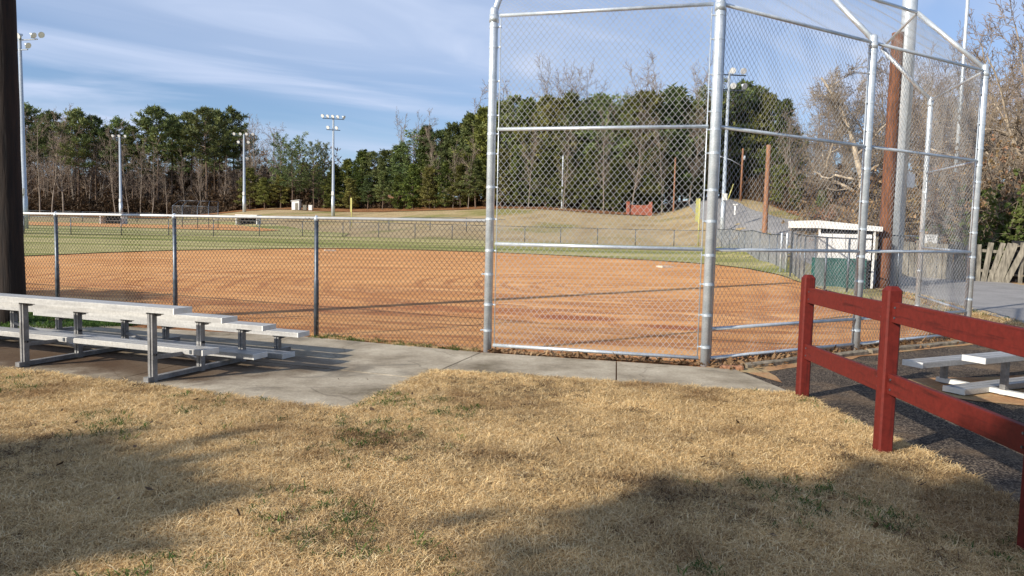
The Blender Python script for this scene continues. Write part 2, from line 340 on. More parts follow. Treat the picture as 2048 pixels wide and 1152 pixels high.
def copy_tree(root, loc, rz, sc, label, group=None):
    r = root.copy(); C.objects.link(r); r.location = loc; r.rotation_euler.z = rz; r.scale = (sc[0], sc[0], sc[1])
    r['label'] = label
    if group: r['group'] = group
    for ch in list(root.children):
        c = ch.copy(); C.objects.link(c); c.parent = r
    return r

# ------------------------------------------------------------------ ground sheets
def ground():
    n = 360; rr = [0.0]; r = .8
    while r < 1600: rr.append(r); r *= 1.035
    rr = np.array(rr[1:]); a = np.concatenate([np.linspace(.12*math.pi, .88*math.pi, 260), np.linspace(.89*math.pi, 2.11*math.pi, 60)]); n = len(a)
    X = rr[:, None]*np.cos(a); Y = rr[:, None]*np.sin(a); Zz = Z(X, Y)-.012
    V = np.stack([X, Y, Zz], -1).reshape(-1, 3); V = np.vstack([V, [[0, 0, -.012]]]); m = len(rr)
    i, j = np.meshgrid(np.arange(m-1), np.arange(n), indexing='ij'); i = i.ravel(); j = j.ravel(); k = (j+1) % n
    Fq = np.stack([i*n+j, (i+1)*n+j, (i+1)*n+k, i*n+k], 1); me = np_mesh('ground', V, np.vstack([Fq]))
    o = link('ground', me, bank_m); tag(o, kind='structure')
    b = MB(); b.add(np.vstack([V[:n], [[0, 0, -.012]]]), [(q, (q+1) % n, n) for q in range(n)])
    return o
ground()
def region(name, poly, m, off=.02, step=1., zf=Z, wobble=0, fine=None, seed=1):
    """a draped sheet over a plan polygon"""
    rng = random.Random(seed); pts = []; P = [Vector(p) for p in poly]
    for i in range(len(P)):
        a, b = P[i], P[(i+1) % len(P)]; L = (b-a).length; k = max(1, int(L/(fine or step)))
        for q in range(k):
            p = a+(b-a)*(q/k)
            if wobble: p = p+Vector((rng.uniform(-wobble, wobble), rng.uniform(-wobble, wobble)))
            pts.append(p)
    nb = len(pts); xs = [p.x for p in pts]; ys = [p.y for p in pts]
    A = np.array([[p.x, p.y] for p in pts])
    gx, gy = np.meshgrid(np.arange(min(xs), max(xs), step), np.arange(min(ys), max(ys), step)); G = np.stack([gx.ravel(), gy.ravel()], 1)
    ins = np.zeros(len(G), bool); x, y = G[:, 0], G[:, 1]
    for i in range(nb):
        (x1, y1), (x2, y2) = A[i], A[(i+1) % nb]
        if y1 == y2: continue
        c = ((y1 > y) != (y2 > y)) & (x < (x2-x1)*(y-y1)/(y2-y1)+x1); ins ^= c
    G = G[ins]; d = np.full(len(G), 9e9)
    for i in range(nb): d = np.minimum(d, np.hypot(G[:, 0]-A[i, 0], G[:, 1]-A[i, 1]))
    G = G[d > (fine or step)*.5]
    allp = pts+[Vector(g) for g in G]
    vs, es, fs, _, _, _ = delaunay_2d_cdt(allp, [], [list(range(nb))], 1, 1e-5)
    V = np.array([[v.x, v.y, 0] for v in vs]); V[:, 2] = zf(V[:, 0], V[:, 1])+off
    me = bpy.data.meshes.new(name); me.from_pydata(V.tolist(), [], [list(f) for f in fs]); me.update()
    me.polygons.foreach_set('use_smooth', [True]*len(me.polygons))
    o = link(name, me, m); tag(o, kind='structure'); return o
def uy(px, Y): v = at(px, Y); return (v.x, v.y)

P1, P2, P3, P4, P5 = (-.293, 9.005), (2.279, 8.35), (4.734, 9.81), (7.165, 11.26), (7.818, 13.83)
FD = np.array([-2.432, .992]); F = [np.array(P1)+FD*i*1.0 for i in range(0, 7)]
A2 = lambda p: (float(p[0]), float(p[1]))
# lawn in front, concrete pad and walk, asphalt, clay, outfield
lawn_poly = [(-9, .3), (3.05, .3), (2.83, 2), (2.92, 3.98), (3.0, 5.0), (2.86, 5.6), (2.80, 6.72), (2.757, 6.86), (-.861, 7.65), (-1.346, 5.81), (-9, 8.62)]
lawn = region('lawn', lawn_poly, lawn_m, .0, .35, wobble=.012, fine=.15)
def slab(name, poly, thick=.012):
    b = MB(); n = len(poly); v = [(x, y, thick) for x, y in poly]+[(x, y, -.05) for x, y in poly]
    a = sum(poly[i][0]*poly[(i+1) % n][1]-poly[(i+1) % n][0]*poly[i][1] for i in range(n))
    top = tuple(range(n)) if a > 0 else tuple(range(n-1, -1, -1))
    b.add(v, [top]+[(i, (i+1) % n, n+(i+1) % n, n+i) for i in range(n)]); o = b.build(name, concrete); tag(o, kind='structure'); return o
def lerp(a, b, t): return (a[0]+(b[0]-a[0])*t, a[1]+(b[1]-a[1])*t)
wa0, wa1 = (-.745, 7.64), (2.757, 6.88); wb0, wb1 = (-.36, 8.86), (2.55, 8.10)
cuts = [(.0, .0), (.522, .555), (1., 1.)]
for (ta, tb), (tc, td) in zip(cuts, cuts[1:]):
    e = .0022 if tc < 1 else 0; s_ = .0022 if ta > 0 else 0
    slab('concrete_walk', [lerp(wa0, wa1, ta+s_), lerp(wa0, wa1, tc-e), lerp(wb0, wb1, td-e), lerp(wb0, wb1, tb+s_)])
dpad = np.array([-1.604, .586])/1.7077
q0, q1 = np.array([-1.346, 5.83]), np.array([-.375, 8.865])
r0 = [q0+dpad*t for t in (0, 2.6, 5.2, 7.8)]; r1 = [q1+np.array([-2.432, .95])/2.611*t for t in (0, 2.75, 5.4, 8.0)]
r1[2] += [.25, -.55]; r1[3] += [.2, -.8]
for i in range(3):
    j = .012*(i > 0)
    mid0 = [(r0[i]*.55+r1[i]*.45), (r0[i+1]*.55+r1[i+1]*.45)]
    g = (r1[i]-r0[i])*.004
    for lo, hi in (((r0[i]+dpad*j, r0[i+1]), (mid0[0]+dpad*j-g, mid0[1]-g)), ((mid0[0]+dpad*j+g, mid0[1]+g), (r1[i]+dpad*j, r1[i+1]))):
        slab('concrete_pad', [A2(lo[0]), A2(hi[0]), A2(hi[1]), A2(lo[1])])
region('soil_under_pad', [(-9.5, 8.0), (-1.2, 5.6), (-.75, 7.4), (2.9, 6.7), (3.0, 8.6), P2, P1, A2(F[4]+[0, .2])], floor_m, -.006, 1.)
region('asphalt_path', [(2.4, .3), (2.4, 8.25), (2.75, 8.32), (4.96, 9.68), (7.3, 11.0), (7.9, 10.9), (7.2, 8.6), (7.9, 6), (9, 2), (9.5, .3)], asph_m, -.004, .8)
region('dirt_strip', [(2.30, 8.05), (2.62, 8.0), (2.85, 7.45), (2.95, 8.1), (3.7, 8.72), (5.2, 9.66), (7.5, 11.0), (8.6, 12.0), (8.0, 12.6), P4, P3, P2], dirt_m, .001, .5, wobble=.05, fine=.3)
region('dirt_patch', [(4.15, 7.75), (4.1, 7.15), (4.4, 6.75), (4.9, 6.6), (5.6, 6.75), (9.5, 8.5), (9, 9.3), (5.3, 8.0)], dirt_m, .002, .5, wobble=.05, fine=.3, seed=4)
clay_far = [(-60, 17), (-35, 21)]+[uy(px, Y) for px, Y in ((45, 25.5), (200, 28.5), (340, 31.3), (480, 33.6), (600, 36), (700, 37), (820, 37.2), (1000, 36.2), (1150, 34.4), (1300, 32.4), (1430, 29.9), (1500, 27.6), (1560, 24.9), (1640, 20), (1740, 16.6), (1830, 13.6), (1915, 12.1))]
near_line = [A2(p) for p in reversed([P2, P1])]
clay_poly = clay_far+[P4, P3, P2, P1]+[A2(P1+FD*k) for k in (4, 10, 24)]
region('infield_clay', clay_poly, clay_m, .0, 1.5, wobble=.03, fine=.5)
o_poly = [(-75, 14), (-60, 17.1), (-35, 21.1)]+[(x, y+.05) for x, y in clay_far[2:-2]]+[uy(1800, 13.8), uy(1735, 18.5), uy(1650, 22), uy(1590, 27), uy(1540, 34), uy(1500, 42), uy(1445, 50), uy(1271, 51.3), uy(960, 54), uy(686, 56.5), uy(400, 51.5), uy(142, 47.2), uy(-300, 47), (-75, 40)]
region('outfield_grass', o_poly, out_m, .03, 1.6, wobble=.05, fine=.8)
# far ball field beyond the outfield fence: green strip, clay strip
region('far_field_grass', [uy(-300, 47.6), uy(142, 47.8), uy(400, 52), uy(686, 57), uy(700, 64), uy(560, 78), uy(430, 92), uy(-300, 92)], out_m, .035, 2.5)
region('far_infield_clay', [uy(-300, 66), uy(60, 69), uy(250, 69), uy(420, 67), uy(520, 66), uy(560, 70), uy(430, 83), uy(-300, 88)], clay_m, .07, 2.5, seed=3)
def ribbon(name, cl, w, m, off=.03):
    L, R_ = [], []
    for i, p in enumerate(cl):
        a = Vector(cl[max(i-1, 0)]); b = Vector(cl[min(i+1, len(cl)-1)]); d = (b-a).normalized(); n = Vector((-d.y, d.x))
        L.append(tuple(Vector(p)+n*w/2)); R_.append(tuple(Vector(p)-n*w/2))
    return region(name, L+R_[::-1], m, off, 1.3, lambda x, y: Z(x, y)+np.clip((np.asarray(y)-26)/25, 0, 1)*.08, wobble=.04, fine=.8)
road_cl = [(10.6, -8), (10.8, 0), (11.2, 8), (12.1, 14), (12.9, 18), (13.5, 23), (14.5, 31), (16.0, 42), (18.2, 57), (20.6, 72), (25.2, 96), (30, 118)]
ribbon('road', road_cl, 5.0, road_m, .02)
region('road_verge', [uy(1835, 25.5), (17, 26), (21, 26), (23, 18), (19, 14), (16.3, 17), (16.2, 22), (15.2, 23.4)], dirt_m, .012, 1.2, wobble=.1, fine=.6, seed=8)
region('roadside_grass', [(8.0, 11.8), (8.3, 9), (8.4, 1), (8.3, 1), (8.6, .5), (8.7, 8), (9.7, 14), (10.7, 20), (11.2, 24), (11, 24.5), (9.4, 16)], dirt_m, .004, 1., wobble=.03, fine=.5, seed=9)
region('woodland_floor', [uy(-600, 126), uy(0, 126), uy(300, 126), uy(480, 122), uy(600, 113), uy(800, 100), uy(1000, 86.5), uy(1200, 81), uy(1290, 80.5), uy(1400, 112), uy(1440, 112), uy(1500, 92), uy(1560, 68), uy(1620, 52), uy(1700, 41), uy(1850, 36), uy(2048, 31), uy(2600, 31), uy(2600, 390), uy(1500, 390), uy(600, 390), uy(-600, 390)], floor_m, .06, 6, wobble=.3, fine=2.5)

# ------------------------------------------------------------------ chain link
def chain_zigzag(p0, p1, hw, up=(0, 0, 1), hgt=None, w=.072, h=.088, r=.0022, bow=.0035, lean0=None, lean1=None):
    """woven mesh on the quad p0-p1 at the bottom and p0+lean0, p1+lean1 at the top; verts+quads"""
    p0 = np.array(p0, float); p1 = np.array(p1, float)
    l0 = np.array(lean0 if lean0 is not None else (0, 0, hgt), float); l1 = np.array(lean1 if lean1 is not None else (0, 0, hgt), float)
    wid = np.linalg.norm(p1-p0); n = max(2, int(round(wid/w*2))); hh = (np.linalg.norm(l0)+np.linalg.norm(l1))/2; m = max(2, int(round(hh/h*2)))
    nor = np.cross(p1-p0, l0); nor /= np.linalg.norm(nor)
    A = []; B = []
    for i in range(n):
        jj = np.arange(m+1)
        s = (i+.5*(((jj+i) % 2) == 0)*1.0)
        s = (i+np.where((jj+i) % 2 == 0, -.03, 1.03))/n; s = np.clip(s, 0, 1)
        t = jj/m; q = p0+np.outer(s, p1-p0)+(t[:, None])*(l0+np.outer(s, l1-l0))
        q = q+nor*(np.where((jj+i) % 2 == 0, 1, -1)*bow+.014*np.sin(s*9+t*5+1)*np.sin(t*11+s*3)+.01*np.sin(s*23+t*17))[:, None]
        q[:, 2] += .006*np.sin(s*14+t*3)
        A.append(q[:-1]); B.append(q[1:])
    return prisms(np.concatenate(A), np.concatenate(B), r, 4)
def chain_straight(p0, p1, h0, h1, w=.1, r=.0026):
    """far mesh: straight diagonals"""
    p0 = np.array(p0, float); p1 = np.array(p1, float); L = np.linalg.norm((p1-p0)[:2]); n = int(L/w); d = (p1-p0)/L; A = []; B = []
    hh = (h0+h1)/2
    for i in range(-int(hh/w), n):
        s0, s1 = i*w, i*w+hh
        a, b = max(s0, 0), min(s1, L)
        if b-a < .01: continue
        A.append(p0+d*a+[0, 0, a-s0]); B.append(p0+d*b+[0, 0, b-s0])
        A.append(p0+d*a+[0, 0, hh-(a-s0)]); B.append(p0+d*b+[0, 0, hh-(b-s0)])
    return prisms(np.array(A), np.array(B), r, 3)

# ------------------------------------------------------------------ backstop
def backstop():
    P = [np.array(p) for p in (P1, P2, P3, P4, P5)]; HT = 4.141; EX, R2, R3 = .431, 1.358, 2.766; B1 = .085
    root = empty('backstop', 'tall galvanised chain link backstop with angled overhang behind home plate', 'backstop', (*P1, 0))
    inv = Vector((-P1[0], -P1[1], 0))
    def put(b, name, m=galv, smooth=True):
        return b.build(name, m, root, smooth, inv)
    al = math.radians(30.7); nn = lambda a: np.array([-math.sin(a), math.cos(a)])
    N_ = {0: nn(al-math.pi/4), 1: nn(al)+nn(al-math.pi/4), 2: nn(al), 3: nn(al)+nn(al+math.pi/4), 4: nn(al+math.pi/4)}
    for k in (1, 3): N_[k] = N_[k]/np.dot(N_[k], nn(al))
    T = [np.array([*(P[i]+N_[i]*.90), HT+1.02]) for i in range(5)]
    rp = [.052, .055, .052, .052, .045]
    for i in range(5):
        z0 = float(Z(*P[i])); b = MB(); r = rp[i]
        b.tube([(*P[i], z0-.1), (*P[i], HT+.06), (*P[i], HT+.085), (*P[i], HT+.1)], [r, r, r*.8, r*.3], 20); put(b, 'post')
        b = MB(); b.tube([(*P[i], HT+.02), T[i]], .036, 14); put(b, 'overhang_arm')
        b = MB(); b.tube([(*P[i], HT-.09), (*P[i], HT+.0)], r+.006, 20); put(b, 'post_collar')
    for i in range(4):
        a, c = P[i], P[i+1]; d = (c-a)/np.linalg.norm(c-a); a2, c2 = a+d*rp[i], c-d*rp[i+1]
        zs = [B1, R2, R3, HT-.01]
        if i in (1, 2, 3): zs.append(EX)
        for z in zs:
            b = MB(); b.tube([(*(a2+d*.02), z+float(Z(*a))), (*(c2-d*.02), z+float(Z(*c)))], .0215, 12); put(b, 'rail')
        for s_, q in ((1, a2), (-1, c2)):
            b = MB(); q_ = q+d*s_*.035; b.tube([(*q_, .07), (*q_, HT-.05)], .007, 6); put(b, 'tension_bar')
        b = MB(); b.tube([T[i], T[i+1]], .024, 12); put(b, 'overhang_rail')
        fr = -np.array([-d[1], d[0]])*.026
        off = 0
        V, Q = chain_zigzag([*(a2+d*.035+fr*off), .05], [*(c2-d*.035+fr*off), .05], 0, hgt=HT-.06, r=.0022 if i < 3 else .0015)
        o = link('chain_link_mesh', np_mesh('chain_link_mesh', V, Q), wire, root, inv)
        V, Q = chain_zigzag([*a, HT], [*c, HT], 0, lean0=T[i]-np.array([*a, HT]), lean1=T[i+1]-np.array([*c, HT]), r=.0012)
        o = link('overhang_mesh', np_mesh('overhang_mesh', V, Q), wire, root, inv)
        o['label'] = 'slanted mesh panel of the overhang'
    bb = MB(); r = .058
    proto = None
    hs = [.25, .62, .95, 1.29, 1.68, 2.05, 2.45, 2.72, 2.95, 3.35, 3.75, 4.0]
    for i in range(5):
        for j, h in enumerate(hs):
            if i >= 4 and j % 2: continue
            if proto is None:
                b = MB(); b.tube([(0, 0, -.014), (0, 0, .014)], .0585, 18)
                b.tube([(.055, 0, 0), (.088, 0, 0)], .009, 8); b.tube([(.088, -.016, 0), (.088, .016, 0)], .011, 6)
                proto = b.build('tension_band', galv, root, False); o = proto
            else:
                o = proto.copy(); C.objects.link(o); o.parent = root
            if i == 0: an = math.atan2(P[1][1]-P[0][1], P[1][0]-P[0][0])+(math.pi*1.02 if j < 4 and j % 2 == 0 else 0)
            elif i == 1: an = math.atan2(P[0][1]-P[1][1], P[0][0]-P[1][0])
            else: an = math.atan2(P[i-1][1]-P[i][1], P[i-1][0]-P[i][0])
            o.location = (P[i][0]-P1[0], P[i][1]-P1[1], h+random.Random(i*31+j).uniform(-.03, .03)); o.rotation_euler.z = an
            s_ = (rp[i]+.004)/.0585; o.scale = (s_, s_, 1)
backstop()

# ------------------------------------------------------------------ fences
def near_fence():
    root = empty('chain_link_fence', 'waist high chain link fence with white top rail running left from backstop', 'fence', (float(F[1][0]), float(F[1][1]), 0))
    inv = (-float(F[1][0]), -float(F[1][1]), 0); ht = 1.63
    for i in range(1, 7):
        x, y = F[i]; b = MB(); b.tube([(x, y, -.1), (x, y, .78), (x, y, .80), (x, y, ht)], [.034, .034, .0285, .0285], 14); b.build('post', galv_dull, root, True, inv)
        b = MB(); b.tube([(x, y, ht-.03), (x, y, ht+.012), (x, y, ht+.05)], [.034, .036, .012], 12); b.build('post_cap', galv, root, True, inv)
    b = MB(); e = F[6]; d = FD/np.linalg.norm(FD); s0 = F[0]+d*.06; b.tube([(*s0, ht+.012), (*e, ht+.012)], .0205, 12); b.build('top_rail', alu_cap, root, True, inv)
    for i in range(0, 6):
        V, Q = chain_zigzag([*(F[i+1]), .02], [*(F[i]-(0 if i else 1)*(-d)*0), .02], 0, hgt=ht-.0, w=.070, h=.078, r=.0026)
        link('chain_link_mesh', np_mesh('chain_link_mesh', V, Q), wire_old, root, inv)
near_fence()
def far_fence(name, label, pts, ht, spacing, mesh_w=.1, group=None, m=wire_far, pr=.03, wr=.0026):
    base = pts[0]; z0 = float(Z(*base)); root = empty(name, label, 'fence', (*base, z0), group); inv = (-base[0], -base[1], -z0)
    for i in range(len(pts)-1):
        a = np.array(pts[i]); c = np.array(pts[i+1]); L = np.linalg.norm(c-a); k = max(1, int(round(L/spacing))); AV, AQ, n = [], [], 0
        for q in range(k):
            s0 = a+(c-a)*q/k; s1 = a+(c-a)*(q+1)/k; za, zb = float(Z(*s0)), float(Z(*s1))
            b = MB(); b.tube([(*s0, za-.1), (*s0, za+ht)], pr, 8); b.build('post', galv_dull, root, True, inv)
            V, Q = chain_straight([*s0, za+.03], [*s1, zb+.03], ht-.03, ht-.03, mesh_w, wr)
            AV.append(V); AQ.append(Q+n); n += len(V)
            b = MB(); b.tube([(*s0, za+ht), (*s1, zb+ht)], .022, 6); b.build('top_rail', galv_dull, root, True, inv)
        link('chain_link_mesh', np_mesh('chain_link_mesh', np.concatenate(AV), np.concatenate(AQ)), m, root, inv)
    return root
far_fence('outfield_fence', 'low chain link fence crossing the whole outfield behind the grass', [uy(-420, 46.5), uy(142, 46.7), uy(427, 51), uy(686, 56), uy(980, 53.8), uy(1271, 50.8), uy(1428, 49.4)], 1.16, 3.0, .11)
far_fence('sideline_fence', 'chain link fence along first base line climbing beside the road', [uy(1430, 49.3), uy(1478, 41), uy(1540, 30.5), uy(1574, 26.6)], 1.3, 2.6, .075, wr=.0045)
far_fence('sideline_fence', 'chain link fence in front of the white and green dugout', [uy(1588, 25.4), uy(1612, 21.6), uy(1655, 19.2), uy(1700, 18.6), uy(1744, 18.2)], 1.42, 1.5, .085)
far_fence('sideline_fence', 'short chain link fence behind the two tall poles right of dugout', [uy(1746, 21.0), uy(1800, 20.4), uy(1850, 20)], 1.5, 1.4, .085)
far_fence('far_field_fence', 'low fence of the second ball field at far left', [uy(-300, 96), uy(60, 96), uy(330, 93)], 1.3, 4, .2, pr=.05)
far_fence('far_field_fence', 'fence section beyond outfield between light pole and backstop', [uy(700, 70), uy(860, 66), uy(1010, 62)], 1.2, 4, .16, pr=.04)
for px, lab in ((1564, 'left'), (1575, 'right')):
    p = at(px, 25.8); b = MB(); b.tube([(0, 0, -.1), (0, 0, 1.40), (0, 0, 1.44)], [.04, .04, .02], 10)
    tag(b.build('gate_post', galv, None, True, p), 'pale %s post of the gap in the sideline fence' % lab, 'post')

# ------------------------------------------------------------------ bleachers
def bleacher(loc, rz, length, legs, label, end0, rows=4, shift=(0, 0, 0, 0)):
    """origin at the foot of the tall leg; planks run along -x from x=end0, rows step towards +y"""
    root = empty('bleacher', label, 'bleachers', loc, 'aluminium bleachers', rz)
    w, t = .215, .048
    tops = [.72-.15*i for i in range(4)]
    for i in range(4-rows, 4):
        x1 = end0+shift[i]; x0 = x1-length; yc = .10+.61*i
        def plank(zt, yc, xa, xb, nm, ribs=3):
            b = MB(); rw = w/ribs
            b.box((xa+xb)/2, yc, zt-t/2-.004, xb-xa, w, t)
            for k in range(ribs): b.box((xa+xb)/2, yc-w/2+rw*(k+.5), zt-.002, xb-xa-.002, rw-.012, .010)
            o = b.build(nm, alu, root)
            for xe, sg in ((xb, 1), (xa, -1)):
                c = MB(); c.box(xe+sg*.006, yc, zt-t/2, .014, w+.006, t+.008); c.box(xe+sg*.0145, yc+.03, zt-t/2+.002, .004, .055, .016)
                c.build('end_cap', alu_cap, o)
            return o
        plank(tops[i], yc, x0, x1, 'seat')
        if i < 3:
            zf = (.27, .145, .055)[i]; yf = (.50, 1.10, 1.68)[i]
            plank(zf, yf, x0, x1+(-.05, .06, -.02)[i], 'foot_board')
            if i == 0:
                b = MB()
                for k, lx in enumerate(legs): b.box(lx+.14, yf-w/2-.004, zf-t/2, .022, .006, t-.01)
                b.build('splice_plate', galv_dull, root)
        for lx in legs:
            b = MB(); hh = tops[i]-t-.006; yl = yc-.06
            b.box(lx, yl, hh/2, .062, .008, hh); b.box(lx-.028, yl+.026, hh/2, .006, .05, hh); b.box(lx+.028, yl+.026, hh/2, .006, .05, hh); b.box(lx, yl-.008, hh/2, .012, .010, hh-.02)
            b.build('leg', alu_leg, root)
            b = MB(); b.box(lx, yc+.0, hh-.014, .17, .05, .022); b.box(lx, yc, hh-.03, .10, .05, .02); b.build('seat_bracket', alu_leg, root)
            if i in (0, 1):
                b = MB(); b.tube([(lx+.034, yl+.02, .30 if i else .26), (lx+.05, yl+.02, .30 if i else .26)], .012, 8); b.build('bolt', dark_in, root)
    for lx in legs:
        b = MB(); b.bar((lx, -.02+.61*(4-rows), .03), (lx, 2.1, .03), .06, .045); b.build('ground_bar', alu_leg, root)
        b = MB(); b.bar((lx+.03, .04+.61*(4-rows), .235), (lx+.03, .72, .21), .01, .04)
        if rows == 4: b.build('foot_brace', alu_leg, root)
    for k in range(len(legs)-1):
        b = MB(); b.bar((legs[k]-.02, .70, .10), (legs[k+1]+.02, 1.28, .20), .03, .03); b.build('cross_brace', alu_leg, root)
    return root
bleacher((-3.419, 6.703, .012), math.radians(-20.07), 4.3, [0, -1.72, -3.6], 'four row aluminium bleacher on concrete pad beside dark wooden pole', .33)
# the right one: rows climb towards the viewer, its left end in view
bl = empty('bleacher', 'low aluminium bleacher on dirt behind the red fence', 'bleachers', (4.6, 7.6, .01), 'aluminium bleachers', math.radians(26))
def right_bleacher(root):
    w, t = .215, .048
    def plank(x0, zt, yc, nm, L=4.5, ribs=3):
        b = MB(); rw = w/ribs; b.box(x0+L/2, yc, zt-t/2-.004, L, w, t)
        for k in range(ribs): b.box(x0+L/2, yc-w/2+rw*(k+.5), zt-.002, L-.002, rw-.012, .010)
        o = b.build(nm, alu, root)
        for xe, sg in ((x0, -1), (x0+L, 1)):
            c = MB(); c.box(xe+sg*.006, yc, zt-t/2, .014, w+.006, t+.008); c.box(xe+sg*.0145, yc+.03, zt-t/2+.002, .004, .055, .016); c.build('end_cap', alu_cap, o)
    for i in range(4):
        yc = -.06-.61*i; plank(-.56 if i < 2 else -.5, .27+.15*i, yc, 'seat')
        for lx in (.02, 2.1, 3.9):
            hh = .27+.15*i-t-.006; b = MB(); yl = yc+.02
            b.box(lx, yl, hh/2, .055, .008, hh); b.box(lx-.025, yl+.026, hh/2, .006, .05, hh); b.box(lx+.025, yl+.026, hh/2, .006, .05, hh); b.build('leg', alu_leg, root)
            b = MB(); b.box(lx+.04, yc, hh-.014, .20, .05, .022); b.build('seat_bracket', alu_leg, root)
    for i, (zf, yf, xx) in enumerate(((.055, -.40, -.40), (.15, -1.0, .12), (.27, -1.62, .12))): plank(xx, zf, yf, 'foot_board')
    for lx in (.02, 2.1, 3.9):
        b = MB(); b.bar((lx, -2.1, .03), (lx, .05, .03), .06, .045); b.build('ground_bar', alu_cap, root)
right_bleacher(bl)

# ------------------------------------------------------------------ red board fence
def red_fence():
    root = empty('board_fence', 'dark red painted two rail wooden fence between lawn and asphalt', 'fence', (2.65, 5.005, 0))
    inv = (-2.65, -5.005, 0)
    pts = [(2.79, 6.775, 1.17), (2.65, 5.005, 1.19), (2.56, 3.40, 1.19), (2.37, 1.7, 1.19), (2.24, .0, 1.19)]
    rng = random.Random(3)
    for k, (x, y, h) in enumerate(pts):
        b = MB(); hw = .051; ch = .012
        ring = lambda z, s: [(x+s*a, y+s*c_, z) for a, c_ in ((hw-ch, -hw), (hw, -hw+ch), (hw, hw-ch), (hw-ch, hw), (-hw+ch, hw), (-hw, hw-ch), (-hw, -hw+ch), (-hw+ch, -hw))]
        v = ring(-.1, 1)+ring(h-.03, 1)+ring(h, .55)
        b.add(v, [(i, (i+1) % 8, 8+(i+1) % 8, 8+i) for i in range(8)]+[(8+i, 8+(i+1) % 8, 16+(i+1) % 8, 16+i) for i in range(8)]+[tuple(16+i for i in range(8))])
        b.build('post', redv, root, False, inv)
    zz = [(.45, .98), (.525, 1.025), (.535, 1.01), (.53, 1.0), (.53, 1.0)]
    for k in range(4):
        (xa, ya, _), (xb, yb, _) = pts[k], pts[k+1]; d = np.array([xb-xa, yb-ya]); d /= np.linalg.norm(d)
        for lev in (0, 1):
            a = np.array([xa, ya])+d*.05; c = np.array([xb, yb])-d*.05; b = MB(); n = 8
            dz = (-.012, 0)[k == 0]
            for q in range(1): b.bar((a[0], a[1], zz[k][lev]+dz), (c[0], c[1], zz[k+1][lev] if k else zz[1][lev]-.025), .040, .142)
            o = b.build('rail', redp, root, False, inv)
            md = o.modifiers.new('bevel', 'BEVEL'); md.width = .005; md.segments = 2
            L_ = np.linalg.norm(c-a); n_ = np.array([d[1], -d[0]])
            for t_ in (.05, L_-.05):
                for dz_ in (-.035, .035):
                    zc = zz[k][lev]+dz+((zz[k+1][lev] if k else zz[1][lev]-.025)-zz[k][lev]-dz)*t_/L_; q = a+d*t_
                    w_ = MB(); w_.tube([(*(q-n_*.0255*(1 if n_[0] > 0 else -1)), zc+dz_), (*(q-n_*.019*(1 if n_[0] > 0 else -1)), zc+dz_)], .0075, 8); w_.build('nail_head', galv_dull, o)
red_fence()

# ------------------------------------------------------------------ timber edging, boards, leaves
def edging(a, b_, w, h, label, m=timber, z=.0):
    a = np.array(a); c = np.array(b_); n = 10; rng = random.Random(int(a[0]*100)); mid = (a+c)/2; B = MB(); pts = []
    d = (c-a)/np.linalg.norm(c-a); nrm = np.array([-d[1], d[0]]); v = []; fs = []
    for i in range(n+1):
        p = a+(c-a)*i/n-mid+nrm*rng.uniform(-.012, .012); e = rng.uniform(-.008, .008)
        for s_, zz_ in ((-1, -.03), (-1, h+e-.012), (-.75, h+e), (.75, h+e), (1, h+e-.012), (1, -.03)): v.append((*(p+nrm*s_*w/2), zz_+z))
    for i in range(n):
        for j in range(5): fs.append((i*6+j, (i+1)*6+j, (i+1)*6+j+1, i*6+j+1))
    fs += [tuple(range(6)), tuple(n*6+5-j for j in range(6))]; B.add(v, fs); o = B.build('landscape_timber', m, None, False, (*mid, 0))
    tag(o, label, 'timber'); return o
edging((2.72, 8.26), (4.72, 9.50), .10, .05, 'grey weathered timber edging below the backstop, nearer piece')
edging((4.80, 9.56), (6.9, 10.8), .10, .05, 'grey weathered timber edging below the backstop, farther piece')
edging((2.40, 8.16), (2.66, 8.14), .09, .045, 'short tan wood block at foot of the backstop corner post', pole_tan)
def leaf_litter(name, label, samples, size, m, group=None):
    rng = np.random.default_rng(5); V = []; Fs = []; n = 0
    for (x, y, z) in samples:
        a = rng.uniform(0, 6.28); s = size*rng.uniform(.5, 1.3); tilt = rng.normal(0, .5, 2)
        q = np.array([(-s, 0, .0), (-.2*s, -.45*s, .12*s), (.8*s, -.25*s, .35*s), (s*1.1, .1*s, .5*s), (.5*s, .5*s, .1*s), (-.4*s, .4*s, .22*s)])
        ca, sa = math.cos(a), math.sin(a); q[:, 2] += tilt[0]*q[:, 0]+tilt[1]*q[:, 1]; q[:, 2] -= q[:, 2].min()
        q = np.stack([q[:, 0]*ca-q[:, 1]*sa+x, q[:, 0]*sa+q[:, 1]*ca+y, q[:, 2]+z], 1); V.append(q); Fs += [(n, n+1, n+2, n+5), (n+2, n+3, n+4, n+5)]; n += 6
    o = link(name, np_mesh(name, np.concatenate(V), np.array(Fs)), m); tag(o, label, 'leaves', group, 'stuff'); return o
rng = np.random.default_rng(11)
def along(a, b, n, w, z=.008): t = rng.random(n); a = np.array(a); b = np.array(b); d = (b-a)/np.linalg.norm(b-a); nr = np.array([-d[1], d[0]]); o = rng.normal(0, w, n); p = a+np.outer(t, b-a)+np.outer(o, nr); return np.c_[p, z+rng.random(n)*.010]
leaf_litter('dry_leaves', 'brown dry leaves drifted along the foot of the backstop', np.vstack([along((P1[0], P1[1]-.05), (P2[0], P2[1]-.02), 520, .045), along(P2, (3.6, 9.1), 320, .10), along((2.35, 8.15), (3.4, 8.75), 170, .12), along(P3, P4, 420, .15), along((3.2, 8.8), P3, 200, .08)]), .030, brown_f)
leaf_litter('fallen_leaves', 'few brown leaves scattered over the tan lawn', np.c_[rng.uniform(-4, 2.7, 60), rng.uniform(2.6, 7.2, 60), np.full(60, .03)], .020, brush_f)

